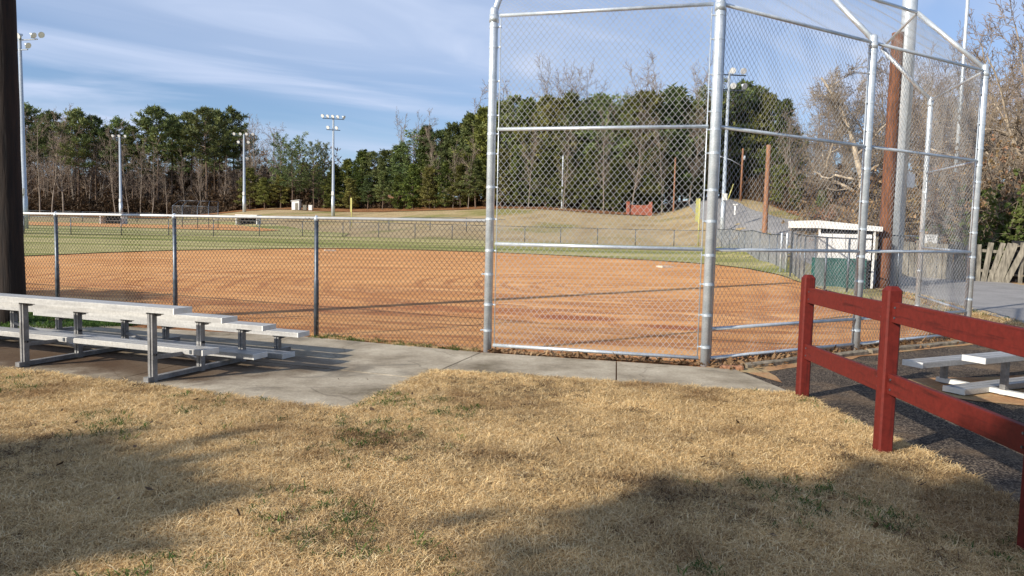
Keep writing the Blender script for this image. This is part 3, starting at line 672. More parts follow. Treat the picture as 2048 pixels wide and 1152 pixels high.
# ------------------------------------------------------------------ poles
def wooden_pole(px, base, hgt, r0, r1, m, label, name='wooden_pole'):
    b = MB(); n = 14; rng = random.Random(int(px)); pts = [(rng.uniform(-.004, .004), rng.uniform(-.004, .004), -.1+(hgt+.1)*i/n) for i in range(n+1)]
    b.tube(pts, [r0+(r1-r0)*i/n+rng.uniform(-.004, .004) for i in range(n+1)], 18); o = b.build(name, m, None, True, base); tag(o, label, 'pole'); return o
wooden_pole(20, Vector((-7.27, 10.4, 0)), 9, .185, .155, pole_dark, 'dark brown wooden pole at left edge beside the bleacher')
p = at(1771, 20.5); wooden_pole(1775, p, top_z(1797, 66, 20.5)-p.z, .185, .155, pole_red, 'tall reddish wooden pole with cut top behind backstop')
p = at(1529, 42); wooden_pole(1529, p, top_z(1542, 290, 42)-p.z, .165, .13, pole_tan, 'short orange brown wooden pole beside the road uphill')
p = at(1345, 83); wooden_pole(1345, p, top_z(1346, 315, 83)-p.z, .10, .09, pole_tan, 'thin tan pole in front of dark evergreens behind backstop')
p = at(1122, 86); wooden_pole(1122, p, top_z(1125, 310, 86)-p.z, .09, .08, galv, 'thin pale grey pole in front of dark evergreens behind backstop', 'metal_pole')
def steel_pole(base, hgt, r0, r1, label, name='steel_pole'):
    root = empty(name, label, 'light pole', base); b = MB(); b.tube([(0, 0, -.1), (0, 0, hgt*.5), (0, 0, hgt)], [r0, (r0+r1)/2, r1], 20); b.build('shaft', galv, root, True); return root
sp = steel_pole(at(1791, 21.5), 17, .235, .17, 'thick pale steel light pole beside reddish wooden pole')
b = MB(); b.box(.30, -.05, 3.1, .22, .12, .40); b.box(.2, 0, 3.1, .2, .05, .05); b.build('control_box', white_p, sp)
steel_pole(at(1903, 30), 15, .085, .06, 'thin steel pole seen behind the right wing of backstop')
def flood(b_root, x, y, z, aim, tilt=.45):
    o = empty_child = None
    b = MB(); c, s = math.cos(aim), math.sin(aim); d = np.array([c*math.cos(tilt), s*math.cos(tilt), -math.sin(tilt)]); p = np.array([x, y, z])
    b.tube([p-d*.22, p-d*.14, p, p+d*.18], [.07, .10, .15, .24], 14); b.tube([p-d*.1, p-d*.1-np.array([0, 0, .32])], .035, 6)
    fl = b.build('floodlight', galv, b_root, True)
    g = MB(); g.tube([p+d*.182, p+d*.196], [.225, .215], 14); g.build('lamp_lens', lens_m, fl)
def light_pole(px, Y, topy, label, arms, r=.16, box=True, yaw=0.):
    base = at(px, Y); hgt = top_z(px, topy, Y)-base.z; root = empty('light_pole', label, 'light pole', base, 'ball field light poles')
    b = MB(); b.tube([(0, 0, -.1), (0, 0, 2.6), (0, 0, 2.62), (0, 0, hgt)], [r*1.25, r*1.2, r, r*.6], 14); b.build('shaft', galv, root, True)
    if box: b = MB(); b.box(-.0, -.28, 3.0, .30, .22, .5); b.build('junction_box', white_p, root)
    cy, sy = math.cos(yaw), math.sin(yaw)
    for (dz, x0, x1, lamps) in arms:
        b = MB(); b.bar((x0*cy, x0*sy, hgt-dz), (x1*cy, x1*sy, hgt-dz), .08, .08); b.build('crossarm', galv_dull, root)
        for (lx, aim) in lamps: flood(root, lx*cy, lx*sy-.1, hgt-dz+.34, aim)
    return root
A_ = math.pi
light_pole(51, 58, 74, 'tall light pole at left edge with two crossarms of floodlights', [(.25, -1.6, 1.7, [(-1.4, -1.6), (.1, -1.9), (1.3, -.2), (2.1, -.6)]), (1.0, -.75, .75, [(-.7, -2.0), (.75, -.3)])], .19, yaw=-.25)
light_pole(243, 128, 272, 'light pole in front of the left treeline, lamps below tree tops', [(.3, -1.3, 1.3, [(-1.1, -1.6), (0, -1.6), (1.1, -1.6)])], .26)
light_pole(489, 118, 268, 'light pole at right end of the tall pine group', [(.3, -1.7, 1.7, [(-1.5, -1.6), (-.5, -1.5), (.5, -1.6), (1.5, -1.4)]), (1.6, -1.2, 1.2, [(-.8, -1.7), (.8, -1.5)]), (4.2, -.8, .8, [(.6, -1.2)])], .22)
light_pole(666, 97, 234, 'light pole standing alone before open sky at centre left', [(.25, -1.4, 1.4, [(-1.3, -1.9), (-.65, -1.9), (0, -1.9), (.65, -1.9), (1.3, -.4)]), (1.7, -.9, .9, [(-.6, -1.9), (.5, -1.9)])], .19, yaw=.3)
light_pole(1444, 54.5, 144, 'light pole just right of backstop corner post, seen through mesh', [(.2, -.9, 1.3, [(-.7, -2.1), (.25, -1.9), (1.0, -1.5)]), (1.3, -.9, 1.3, [(-.7, -1.9), (.3, -1.7), (1.1, -1.2)])], .15, yaw=.1)
def utility_pole():
    base = at(1478, 88); h = top_z(1485, 297, 88)-base.z; root = empty('street_light', 'slim utility pole with long lamp arm up the hill road', 'street light', base)
    b = MB(); b.tube([(0, 0, -.1), (0, 0, h)], [.15, .11], 10); b.build('shaft', pole_tan, root, True)
    b = MB(); b.tube([(0, 0, h*.66), (-1.4, 0, h*.78), (-2.5, 0, h*.83)], .05, 8); b.build('arm', galv, root, True)
    b = MB(); b.tube([(-2.4, 0, h*.83), (-2.9, 0, h*.835), (-3.2, 0, h*.83)], [.08, .16, .08], 8); b.build('lamp', lens_m, root, True)
    b = MB(); b.tube([(.2, -.1, h*.78), (.2, -.1, h*.86)], .14, 10); b.build('transformer', galv, root, True)
utility_pole()

# ------------------------------------------------------------------ small field objects
def foul_pole(px, Y, top, bot_panel, w, label):
    base = at(px, Y); h = top_z(px, top, Y)-base.z; hb = top_z(px, bot_panel, Y)-base.z
    root = empty('foul_pole', label, 'foul pole', base, 'yellow foul poles'); b = MB(); b.tube([(0, 0, -.1), (0, 0, h)], .05, 10); b.build('shaft', yellow_p, root, True)
    b = MB(); b.bar((-w/2-.03, 0, hb), (-w/2-.03, 0, h), w, .03, up=(0, 1, 0)); b.build('screen_panel', yellow_p, root)
foul_pole(1397, 50, 397, 444, .24, 'yellow foul pole at right field corner beside backstop post')
foul_pole(703, 76, 396, 424, .12, 'small yellow foul pole far out beside the central light pole')
for px, Y, lab in ((660, 34.2, 'white second base on clay near the outfield grass edge'), (1332, 27.6, 'white first base on clay seen through backstop mesh')):
    b = MB(); b.box(0, 0, .03, .5, .42, .06, rot=.4); p = at(px, Y); tag(b.build('base', base_m, None, False, (p.x, p.y, p.z+.0)), lab, 'base')
def far_backstop():
    base = at(386, 72); root = empty('far_backstop', 'small distant backstop of the second ball field before the woods', 'backstop', base)
    xs = [(-2.15, .3), (-.9, -.3), (.6, -.3), (1.7, -.3), (2.15, .9)]; h = 2.2
    for x, y in xs:
        b = MB(); b.tube([(x, y, -.1), (x, y, h)], .04, 8); b.build('post', galv_dull, root, True)
        b = MB(); b.tube([(x, y, h), (x*.86, y+.8, h+.55)], .028, 8); b.build('overhang_arm', galv_dull, root, True)
    for (a, c) in zip(xs, xs[1:]):
        for z in (h, h*.55):
            b = MB(); b.tube([(*a, z), (*c, z)], .028, 6); b.build('rail', galv_dull, root, True)
        b = MB(); b.tube([(a[0]*.86, a[1]+.8, h+.55), (c[0]*.86, c[1]+.8, h+.55)], .028, 6); b.build('overhang_rail', galv_dull, root, True)
        V, Q = chain_straight([*a, .05], [*c, .05], h, h, .14, .004); link('chain_link_mesh', np_mesh('chain_link_mesh', V, Q), wire_far, root)
far_backstop()
def far_dugout(px, Y, w, label):
    base = at(px, Y); root = empty('covered_bench', label, 'bench', base, 'covered benches of the far field')
    b = MB(); b.box(0, 0, 1.05, w, 1.5, .10, M3=None); b.build('roof', white_p, root)
    for s_ in (-1, 1):
        b = MB(); b.box(s_*w*.47, 0, .5, .08, 1.3, 1.0); b.build('side_panel', white_p, root)
    b = MB(); b.box(0, .6, .5, w*.93, .05, .95); b.build('back_panel', dark_in, root)
    b = MB(); b.box(0, .2, .42, w*.85, .35, .06); b.build('seat', alu, root)
far_dugout(228, 84, 2.6, 'white roofed covered bench at far field, left of light pole')
far_dugout(497, 80, 2.4, 'white roofed covered bench at far field, right of the small backstop')
def shed():
    base = at(593, 114); root = empty('white_shed', 'small white shed at woods edge beyond the outfield', 'shed', base)
    b = MB(); b.box(0, 0, .7, 1.15, 1.2, 1.4); b.build('wall', white_p, root)
    b = MB(); b.add([(-.68, -.7, 1.35), (.68, -.7, 1.52), (.68, .7, 1.52), (-.68, .7, 1.35), (-.68, -.7, 1.42), (.68, -.7, 1.60), (.68, .7, 1.60), (-.68, .7, 1.42)], [(3, 2, 1, 0), (4, 5, 6, 7), (0, 1, 5, 4), (1, 2, 6, 5), (2, 3, 7, 6), (3, 0, 4, 7)]); b.build('roof', white_p, root)
    b = MB(); b.box(.2, -.61, .55, .45, .03, 1.05); b.build('door', plank_grey, root)
    for dx, c_, lab in ((1.35, plank_grey, 'tan electrical cabinet nearest the white shed'), (2.25, white_p, 'cream electrical cabinet right of the tan one by shed')):
        p = at(593+dx*12.6, 113); b = MB(); b.box(0, 0, .4, .55, .5, .8); b.box(0, 0, .82, .6, .55, .05); b.box(0, -.26, .4, .4, .02, .6); tag(b.build('electrical_cabinet', c_, None, False, p), lab, 'cabinet')
shed()
def house():
    base = at(686, 150); base.z = top_z(686, 401, 150)-.5; root = empty('white_house', 'white gabled house glimpsed between trees behind the outfield', 'house', base)
    b = MB(); b.box(0, 2, 1.3, 3.2, 4, 3.0); b.build('wall', white_p, root)
    b = MB(); b.add([(-1.9, -.2, 2.75), (1.9, -.2, 2.75), (0, -.2, 4.1), (-1.9, 4.2, 2.75), (1.9, 4.2, 2.75), (0, 4.2, 4.1)], [(0, 1, 2), (5, 4, 3), (0, 2, 5, 3), (1, 4, 5, 2), (0, 3, 4, 1)]); b.build('roof', galv, root)
    b = MB(); b.box(.4, -.03, 1.5, .8, .05, .9); b.build('window', dark_in, root)
house()
def brick_pit():
    base = at(1276, 81.5); root = empty('brick_enclosure', 'low red brick enclosure at top of the bank behind backstop', 'enclosure', base)
    b = MB(); b.box(.12, 0, .55, 2.0, .25, 1.15); b.build('front_wall', brick_m, root)
    for x in (-1.25, 1.3):
        b = MB(); b.box(x, 0, .72, .32, .4, 1.55); b.build('pillar', brick_m, root)
    b = MB(); b.box(-.95, .6, .6, .2, 1.2, 1.2); b.box(1.1, .6, .6, .2, 1.2, 1.2); b.build('side_wall', brick_m, root)
brick_pit()
p = at(1452, 86); b = MB(); b.tube([(0, 0, -.1), (.62, 0, 1.9)], .07, 8); tag(b.build('guy_wire_guard', yellow_p, None, True, p), 'slanting yellow guy wire guard beside the hill road', 'guard')
p = at(1468, 66); b = MB(); b.tube([(0, 0, 0), (0, 0, .9)], .09, 8); b.box(0, 0, .95, .3, .3, .1); tag(b.build('marker_post', white_p, None, False, p), 'short white marker post on the hill road edge', 'post')

def dugout():
    base = Vector((8.62, 20.4, float(Z(8.62, 20.4)))); root = empty('dugout', 'white and green dugout with slanting white roof beside the road', 'dugout', base, rz=math.radians(-9))
    Wd, D, h = 1.55, 3.4, 1.95
    b = MB(); v = [(-.06, -.05, 1.66), (Wd+.12, -.05, 1.60), (Wd+.12, D, 1.60), (-.12, D, 1.70), (-.06, -.05, 1.88), (Wd+.12, -.05, 1.73), (Wd+.12, D, 1.74), (-.12, D, 1.92)]
    b.add(v, [(3, 2, 1, 0), (4, 5, 6, 7), (0, 1, 5, 4), (1, 2, 6, 5), (2, 3, 7, 6), (3, 0, 4, 7)]); b.build('roof', white_p, root)
    for x, y in ((.03, .03), (.0, D-.08), (Wd-.06, .03), (Wd-.06, D-.08)):
        b = MB(); b.box(x, y, .82, .05, .05, 1.64); b.build('post', white_p if y < 1 else galv_dull, root)  # far posts take dark steel to paint the shade inside
    b = MB(); b.box(-.02, D/2, 1.66, .05, D-.3, .16); b.build('eave_shade_strip', dark_in, root)  # dark strip standing in for interior shade beneath the side fascia
    b = MB(); b.box(Wd/2-.06, .0, 1.15, Wd-.16, .04, .72); b.build('white_panel', white_p, root)
    b = MB(); b.box(Wd/2, .08, 1.58, Wd-.1, .03, .18); b.build('shade_slit_board', dark_in, root)  # near black board painting the shaded slit below the roof
    for q in range(1, 4):
        b = MB(); b.box(q*.36, -.024, 1.15, .012, .006, .70); b.build('batten', alu_leg, root)
    b = MB(); b.box(Wd/2-.2, -.03, .40, Wd-.1, .04, .86); b.build('green_panel', green_p, root)
    b = MB(); b.box(Wd-.02, D/2, .8, .04, D-.2, 1.5); b.build('back_wall', dark_in, root)
    b = MB(); b.box(Wd-.35, D/2, .45, .4, D-.6, .05); b.build('bench', timber, root)
dugout()
def text_mesh(s, size, m, parent, x, y, z):
    cu = bpy.data.curves.new('lettering', 'FONT'); cu.body = s; cu.size = size; cu.align_x = 'CENTER'; cu.extrude = .002; cu.space_character = 1.05
    o = bpy.data.objects.new('lettering', cu); C.objects.link(o); dg = bpy.context.evaluated_depsgraph_get(); dg.update()
    me = bpy.data.meshes.new_from_object(o.evaluated_get(dg)); bpy.data.objects.remove(o)
    q = link('lettering', me, m, parent, (x, y, z)); me.materials.clear(); me.materials.append(m); q.rotation_euler = (math.pi/2, 0, 0); return q
def speed_sign():
    Y = 25.0; px = 1862; base = at(px, Y); w = 28/F_PX*Y; zt = top_z(px, 469, Y)-base.z; zb = top_z(px, 497, Y)-base.z
    root = empty('speed_limit_sign', 'white speed limit 25 sign across the road, behind backstop wing', 'sign', base); hh = zt-zb; zc = (zt+zb)/2
    b = MB(); b.tube([(0, .03, -.1), (0, .03, zt-.02)], .025, 8); b.build('post', galv_dull, root, True)
    b = MB(); b.box(0, 0, zc, w, .012, hh); b.build('panel', white_p, root)
    b = MB()
    for sx, sz, cx, cz in ((w-.03, .010, 0, hh/2-.02), (w-.03, .010, 0, -hh/2+.02), (.010, hh-.03, w/2-.02, 0), (.010, hh-.03, -w/2+.02, 0)): b.box(cx, -.008, zc+cz, sx, .004, sz)
    b.build('border', black_p, root)
    text_mesh('SPEED', hh*.21, black_p, root, 0, -.009, zc+hh*.24); text_mesh('LIMIT', hh*.21, black_p, root, 0, -.009, zc+hh*.04); text_mesh('25', hh*.48, black_p, root, 0, -.009, zc-hh*.40)
speed_sign()
def board_fence():
    rng = random.Random(8); a = np.array(uy(1735, 25.0)); c = np.array(uy(2030, 23.2)); L = np.linalg.norm(c-a); d = (c-a)/L; z0 = float(Z(*a))
    root = empty('plank_fence', 'old leaning weathered plank fence across the road under trees', 'fence', (*a, z0)); B = MB(); x = 0
    while x < L-.05:
        w = rng.uniform(.13, .17); t = x/L; lean = -.02+.03*rng.uniform(-1, 1); h = 1.28+rng.uniform(-.06, .05)
        if t > .80: lean = .10+.32*(t-.80)/.2+rng.uniform(-.03, .08); h = 1.34
        p = d*x; z = float(Z(*(a+p)))-z0; sc = np.array([-d[1], d[0]])*rng.uniform(-.03, .03)
        bot = np.array([*(p+sc-d*(lean*0)), z-.05]); top = bot+np.array([*(d*lean*h), h])
        u = top-bot; B.bar(bot, top, w, .022, up=(d[1], -d[0], 0)) if False else B.box(*((bot+top)/2), w, .022, np.linalg.norm(u), M3=np.array([[d[0]*math.cos(math.atan(lean)), d[1]*math.cos(math.atan(lean)), -math.sin(math.atan(lean))], [-d[1], d[0], 0], [d[0]*math.sin(math.atan(lean)), d[1]*math.sin(math.atan(lean)), math.cos(math.atan(lean))]]))
        x += w+(.012 if t < .8 else rng.uniform(-.01, .025))
    B.build('planks', plank_grey, root)
    for z in (.35, 1.0):
        b = MB(); e = d*L*.97; b.bar((-d[1]*.04, d[0]*.04, z), (e[0]-d[1]*.04, e[1]+d[0]*.04, z+float(Z(*c))-z0), .04, .09); b.build('rail', plank_grey, root)
    p = at(2046, 23.4); root = empty('wooden_rack', 'dark open wooden rack of shelves at right end of plank fence', 'rack', p)
    for z in (.25, .75, 1.2):
        b = MB(); b.box(.6, 0, z, 1.5, .5, .05); b.build('shelf', timber, root)
    b = MB(); b.box(.6, .27, .7, 1.5, .03, 1.35); b.build('back_panel', dark_in, root)
    for x_ in (-.12, 1.3):
        b = MB(); b.box(x_, -.2, .65, .09, .09, 1.35); b.build('post', plank_grey, root)
board_fence()

# ------------------------------------------------------------------ grass blades on the near lawn
def tuft(name, n, rad, hgt, wid, seed, m, curl=1.2):
    r = np.random.default_rng(seed); V = []; Q = []; k = 0
    for i in range(n):
        a, rr = r.uniform(0, 6.28), rad*math.sqrt(r.random()); p = np.array([rr*math.cos(a), rr*math.sin(a), -.004]); b_ = r.uniform(0, 6.28)
        h = hgt*r.uniform(.5, 1.25); out = r.uniform(.3, curl)*h; w = wid*r.uniform(.7, 1.3)/2; sd = np.array([-math.sin(b_), math.cos(b_), 0]); dd = np.array([math.cos(b_), math.sin(b_), 0]); tw = r.normal(0, .5)
        P_ = [p, p+dd*out*.25+[0, 0, h*.6], p+(dd+sd*tw)*out*.7+[0, 0, h], p+(dd+sd*tw*1.6)*out*1.25+[0, 0, h*r.uniform(.55, .95)]]
        for q, ww in zip(P_, (1, 1, .8, .15)): V += [q-sd*w*ww, q+sd*w*ww]
        for q in range(3): Q.append((k+2*q, k+2*q+1, k+2*q+3, k+2*q+2))
        k += 8
    me = np_mesh(name, np.array(V), np.array(Q)); me.materials.append(m); return bpy.data.objects.new(name, me)
def blade_mat(name, stops, tr=.25):
    m = bpy.data.materials.new(name); nt, N, L, b = nodes_of(m); oi = N.new('ShaderNodeObjectInfo'); ge = N.new('ShaderNodeNewGeometry')
    a = N.new('ShaderNodeMath'); a.operation = 'MULTIPLY_ADD'; a.inputs[1].default_value = .55; L.new(ge.outputs['Random Per Island'], a.inputs[0])
    c = N.new('ShaderNodeMath'); c.operation = 'MULTIPLY'; c.inputs[1].default_value = .45; L.new(oi.outputs['Random'], c.inputs[0]); L.new(c.outputs[0], a.inputs[2])
    col = ramp(N, L, a.outputs[0], stops)
    big = noise(N, L, ge.outputs['Position'], .9, 4, .55)
    col = mixc(N, L, 1., col, ramp(N, L, big, [(.34, (.66, .58, .52)), (.46, (.98, .96, .92)), (.66, (1.2, 1.19, 1.14))]), 'MULTIPLY')
    L.new(col, b.inputs['Base Color']); b.inputs['Roughness'].default_value = .75; b.inputs['Specular IOR Level'].default_value = .2
    t = N.new('ShaderNodeBsdfTranslucent'); L.new(col, t.inputs[0]); mx = N.new('ShaderNodeMixShader'); mx.inputs[0].default_value = tr
    L.new(b.outputs[0], mx.inputs[1]); L.new(t.outputs[0], mx.inputs[2]); L.new(mx.outputs[0], N['Material Output'].inputs[0]); return m
straw = blade_mat('straw_blades', [(.1, (.30, .19, .09)), (.3, (.58, .41, .20)), (.6, (.76, .58, .31)), (.9, (.86, .72, .46))])
greenb = blade_mat('green_blades', [(.1, (.02, .05, .014)), (.5, (.055, .11, .022)), (.9, (.14, .22, .045))])
def scatter(name, label, surf_poly, objs, density, noise_lo=None, seed=0, smin=.7, smax=1.3, nscale=2.2, z=.0):
    base = region(name, surf_poly, None, z, .4); base['kind'] = 'stuff'; base['label'] = label; base['category'] = 'grass'
    ng = bpy.data.node_groups.new(name, 'GeometryNodeTree'); ng.interface.new_socket('Geometry', in_out='INPUT', socket_type='NodeSocketGeometry'); ng.interface.new_socket('Geometry', in_out='OUTPUT', socket_type='NodeSocketGeometry')
    N, L = ng.nodes, ng.links; gi = N.new('NodeGroupInput'); go = N.new('NodeGroupOutput')
    dp = N.new('GeometryNodeDistributePointsOnFaces'); dp.inputs['Seed'].default_value = seed; L.new(gi.outputs[0], dp.inputs['Mesh']); dp.inputs['Density'].default_value = density
    if noise_lo is not None:
        pos = N.new('GeometryNodeInputPosition'); nz = N.new('ShaderNodeTexNoise'); nz.inputs['Scale'].default_value = nscale; nz.inputs['Detail'].default_value = 4; nz.inputs['Roughness'].default_value = .65; L.new(pos.outputs[0], nz.inputs['Vector'])
        mr = N.new('ShaderNodeMapRange'); mr.inputs['From Min'].default_value = noise_lo[0]; mr.inputs['From Max'].default_value = noise_lo[1]; mr.inputs['To Max'].default_value = density; L.new(nz.outputs['Fac'], mr.inputs['Value']); L.new(mr.outputs[0], dp.inputs['Density'])
    iop = N.new('GeometryNodeInstanceOnPoints'); L.new(dp.outputs['Points'], iop.inputs['Points']); iop.inputs['Pick Instance'].default_value = True
    g2i = N.new('GeometryNodeGeometryToInstance')
    for o in objs:
        oi = N.new('GeometryNodeObjectInfo'); oi.inputs['Object'].default_value = o; oi.inputs['As Instance'].default_value = False
        gti = N.new('GeometryNodeGeometryToInstance'); L.new(oi.outputs['Geometry'], gti.inputs[0]); L.new(gti.outputs[0], g2i.inputs[0]) if False else None
        jn = N.get('J') or N.new('GeometryNodeJoinGeometry'); jn.name = 'J'; L.new(gti.outputs[0], jn.inputs[0])
    L.new(N['J'].outputs[0], iop.inputs['Instance'])
    rv = N.new('FunctionNodeRandomValue'); rv.data_type = 'FLOAT_VECTOR'; rv.inputs[0].default_value = (-.12, -.12, 0); rv.inputs[1].default_value = (.12, .12, 6.283); rv.inputs['Seed'].default_value = seed+1
    L.new(rv.outputs[0], iop.inputs['Rotation'])
    rs = N.new('FunctionNodeRandomValue'); rs.data_type = 'FLOAT'; rs.inputs[2].default_value = smin; rs.inputs[3].default_value = smax; rs.inputs['Seed'].default_value = seed+2; L.new(rs.outputs[1], iop.inputs['Scale'])
    L.new(iop.outputs[0], go.inputs[0]); md = base.modifiers.new('scatter', 'NODES'); md.node_group = ng; return base
near_poly = [(-9, 1.2), (3.03, 1.2), (2.86, 2.5), (2.93, 3.98), (2.99, 4.95), (2.87, 5.6), (2.82, 6.72), (2.75, 6.90), (-.84, 7.68), (-1.34, 5.86), (-9, 8.66)]
tufts = [tuft('dormant_tuft', 40, .05, .026, .0030, s, straw, 2.6) for s in range(5)]
scatter('dormant_grass', 'short curly straw coloured winter grass covering the lawn', near_poly, tufts, 720, seed=1)
deadb = blade_mat('brown_blades', [(.1, (.07, .045, .028)), (.5, (.17, .11, .06)), (.9, (.34, .23, .12))])
dt = [tuft('dead_tuft', 26, .05, .030, .004, 60+s_, deadb, 2.2) for s_ in range(3)]
scatter('dead_clumps', 'dark brown matted clumps of dead grass in the lawn', near_poly, dt, 520, (.56, .67), seed=21, nscale=3.2, z=.002)
gt = [tuft('green_tuft', 16, .045, .036, .0048, 40+s, greenb, 1.4) for s in range(3)]
scatter('green_weeds', 'small dark green weed patches in the tan lawn', near_poly, gt, 1100, (.585, .68), seed=7, nscale=7.5, z=.003)
scatter('fence_foot_weeds', 'green weeds at the foot of the left fence and pole', [A2(F[1]+[0, -.22]), A2(F[1]+[0, .1]), A2(F[0]+[-.1, .05]), A2(F[0]+[-.2, -.1])], gt+tufts[:2], 170, seed=12, smin=.6, smax=1.5)
scatter('pole_foot_weeds', 'green weeds behind the bleacher around the dark pole', [(-9, 12.1), (-9, 9.7), (-7.2, 9.75), (-5.9, 10.3), A2(F[2]+[0, .1]), A2(F[3]+[0, .1])], gt, 420, (.4, .6), seed=13, smin=1., smax=2.2)
scatter('verge_grass', 'tufts of dry grass along the right hand road edge', [(8.1, 11.8), (8.2, 9), (9.0, 11), (9.9, 15), (10.6, 19), (10.2, 19), (8.6, 13.6)], tufts+gt[:1], 130, (.4, .6), seed=15, smin=1., smax=2.2)

# ------------------------------------------------------------------ trees
def tubes_from(segs, kmin=3):
    A = np.array([s[0] for s in segs]); B = np.array([s[1] for s in segs]); r0 = np.array([s[2] for s in segs]); r1 = np.array([s[3] for s in segs]); return prisms(A, B, r0, kmin, r1)
def grow(rng, p, d, L, r, lv, maxlv, segs, cfg, tips):
    n = cfg['n'][lv]; p = np.array(p, float); d = np.array(d, float); kids = cfg['kids'][lv]; st = cfg['start'][lv]; pts = [p]
    for i in range(n):
        d = d+rng.normal(0, cfg['wob'][lv], 3)+np.array([0, 0, cfg['up'][lv]]); d /= np.linalg.norm(d); q = p+d*L/n
        ra = r*(1-.75*i/n); rb = r*(1-.75*(i+1)/n); segs[lv].append((p, q, ra, rb)); pts.append(q)
        if lv < maxlv and (i+1)/n > st:
            k = kids/(n*(1-st)); k = int(k)+(rng.random() < k-int(k))
            for _ in range(k):
                ax = rng.normal(0, 1, 3); ax -= d*np.dot(ax, d); ax /= np.linalg.norm(ax); an = rng.uniform(*cfg['ang'][lv])
                nd = d*math.cos(an)+ax*math.sin(an); t = rng.random(); s_ = p+(q-p)*t; fr = 1-.45*(i/n)
                grow(rng, s_, nd, L*cfg['len'][lv]*rng.uniform(.65, 1.15)*fr, rb*cfg['rad'][lv], lv+1, maxlv, segs, cfg, tips)
        p = q
    tips.append((p, d))
BARE = dict(n=[10, 6, 4, 3, 2], kids=[13, 7, 5, 4, 0], start=[.28, .15, .1, .1, .1], wob=[.05, .13, .2, .25, .3], up=[.03, .06, .05, .03, .02], ang=[(.35, .95), (.35, 1.0), (.3, 1.), (.3, 1.)], len=[.42, .5, .52, .6, .6], rad=[.5, .55, .6, .65])
def bare_tree(seed, h=14., lv=3, r=.17, cfg=BARE, bark=bark_grey, twig=twig_m, name='bare_tree', mult=1., tw=1.):
    rng = np.random.default_rng(seed); segs = [[] for _ in range(6)]; tips = []; grow(rng, (0, 0, -.2), (rng.normal(0, .05), rng.normal(0, .05), 1), h, r, 0, lv, segs, cfg, tips)
    for l in range(1, 5): segs[l] = [(a, b_, max(x, .011*tw), max(y, .009*tw)) for a, b_, x, y in segs[l]]
    root = empty(name, 'bare tree', 'tree')
    V, Q = tubes_from(segs[0], 8); V2, Q2 = tubes_from(segs[1], 5); me = np_mesh('trunk', np.vstack([V, V2]), np.vstack([Q, Q2+len(V)])); me.polygons.foreach_set('use_smooth', [True]*len(me.polygons)); link('trunk', me, bark, root)
    s2 = [s for l in range(2, 6) for s in segs[l]]; V, Q = tubes_from(s2, 3); link('branches', np_mesh('branches', V, Q), twig, root); return root, segs, tips
def needles(rng, cs, ds, n, ln, wd, upb=.3):
    """n thin triangles round each cluster centre"""
    cs = np.repeat(cs, n, 0); ds = np.repeat(ds, n, 0); m = len(cs); v = rng.normal(0, 1, (m, 3)); v[:, 2] += upb; v /= np.linalg.norm(v, axis=1, keepdims=True)
    v = v+ds*.7; v /= np.linalg.norm(v, axis=1, keepdims=True); L = ln*rng.uniform(.6, 1.25, (m, 1)); o = rng.normal(0, 1, (m, 3)); s = np.cross(v, o); s /= np.linalg.norm(s, axis=1, keepdims=True)
    b = cs+rng.normal(0, ln*.22, (m, 3)); w = wd*rng.uniform(.7, 1.3, (m, 1))
    V = np.stack([b-s*w*.35, b+v*L*.6+s*w, b+v*L], 1); V2 = np.stack([b+s*w*.35, b+v*L, b+v*L*.6-s*w*.9], 1)
    V = np.stack([b, b+v*L*.5+s*w, b+v*L, b+v*L*.5-s*w], 1).reshape(-1, 3); return V, np.arange(m*4).reshape(-1, 4)
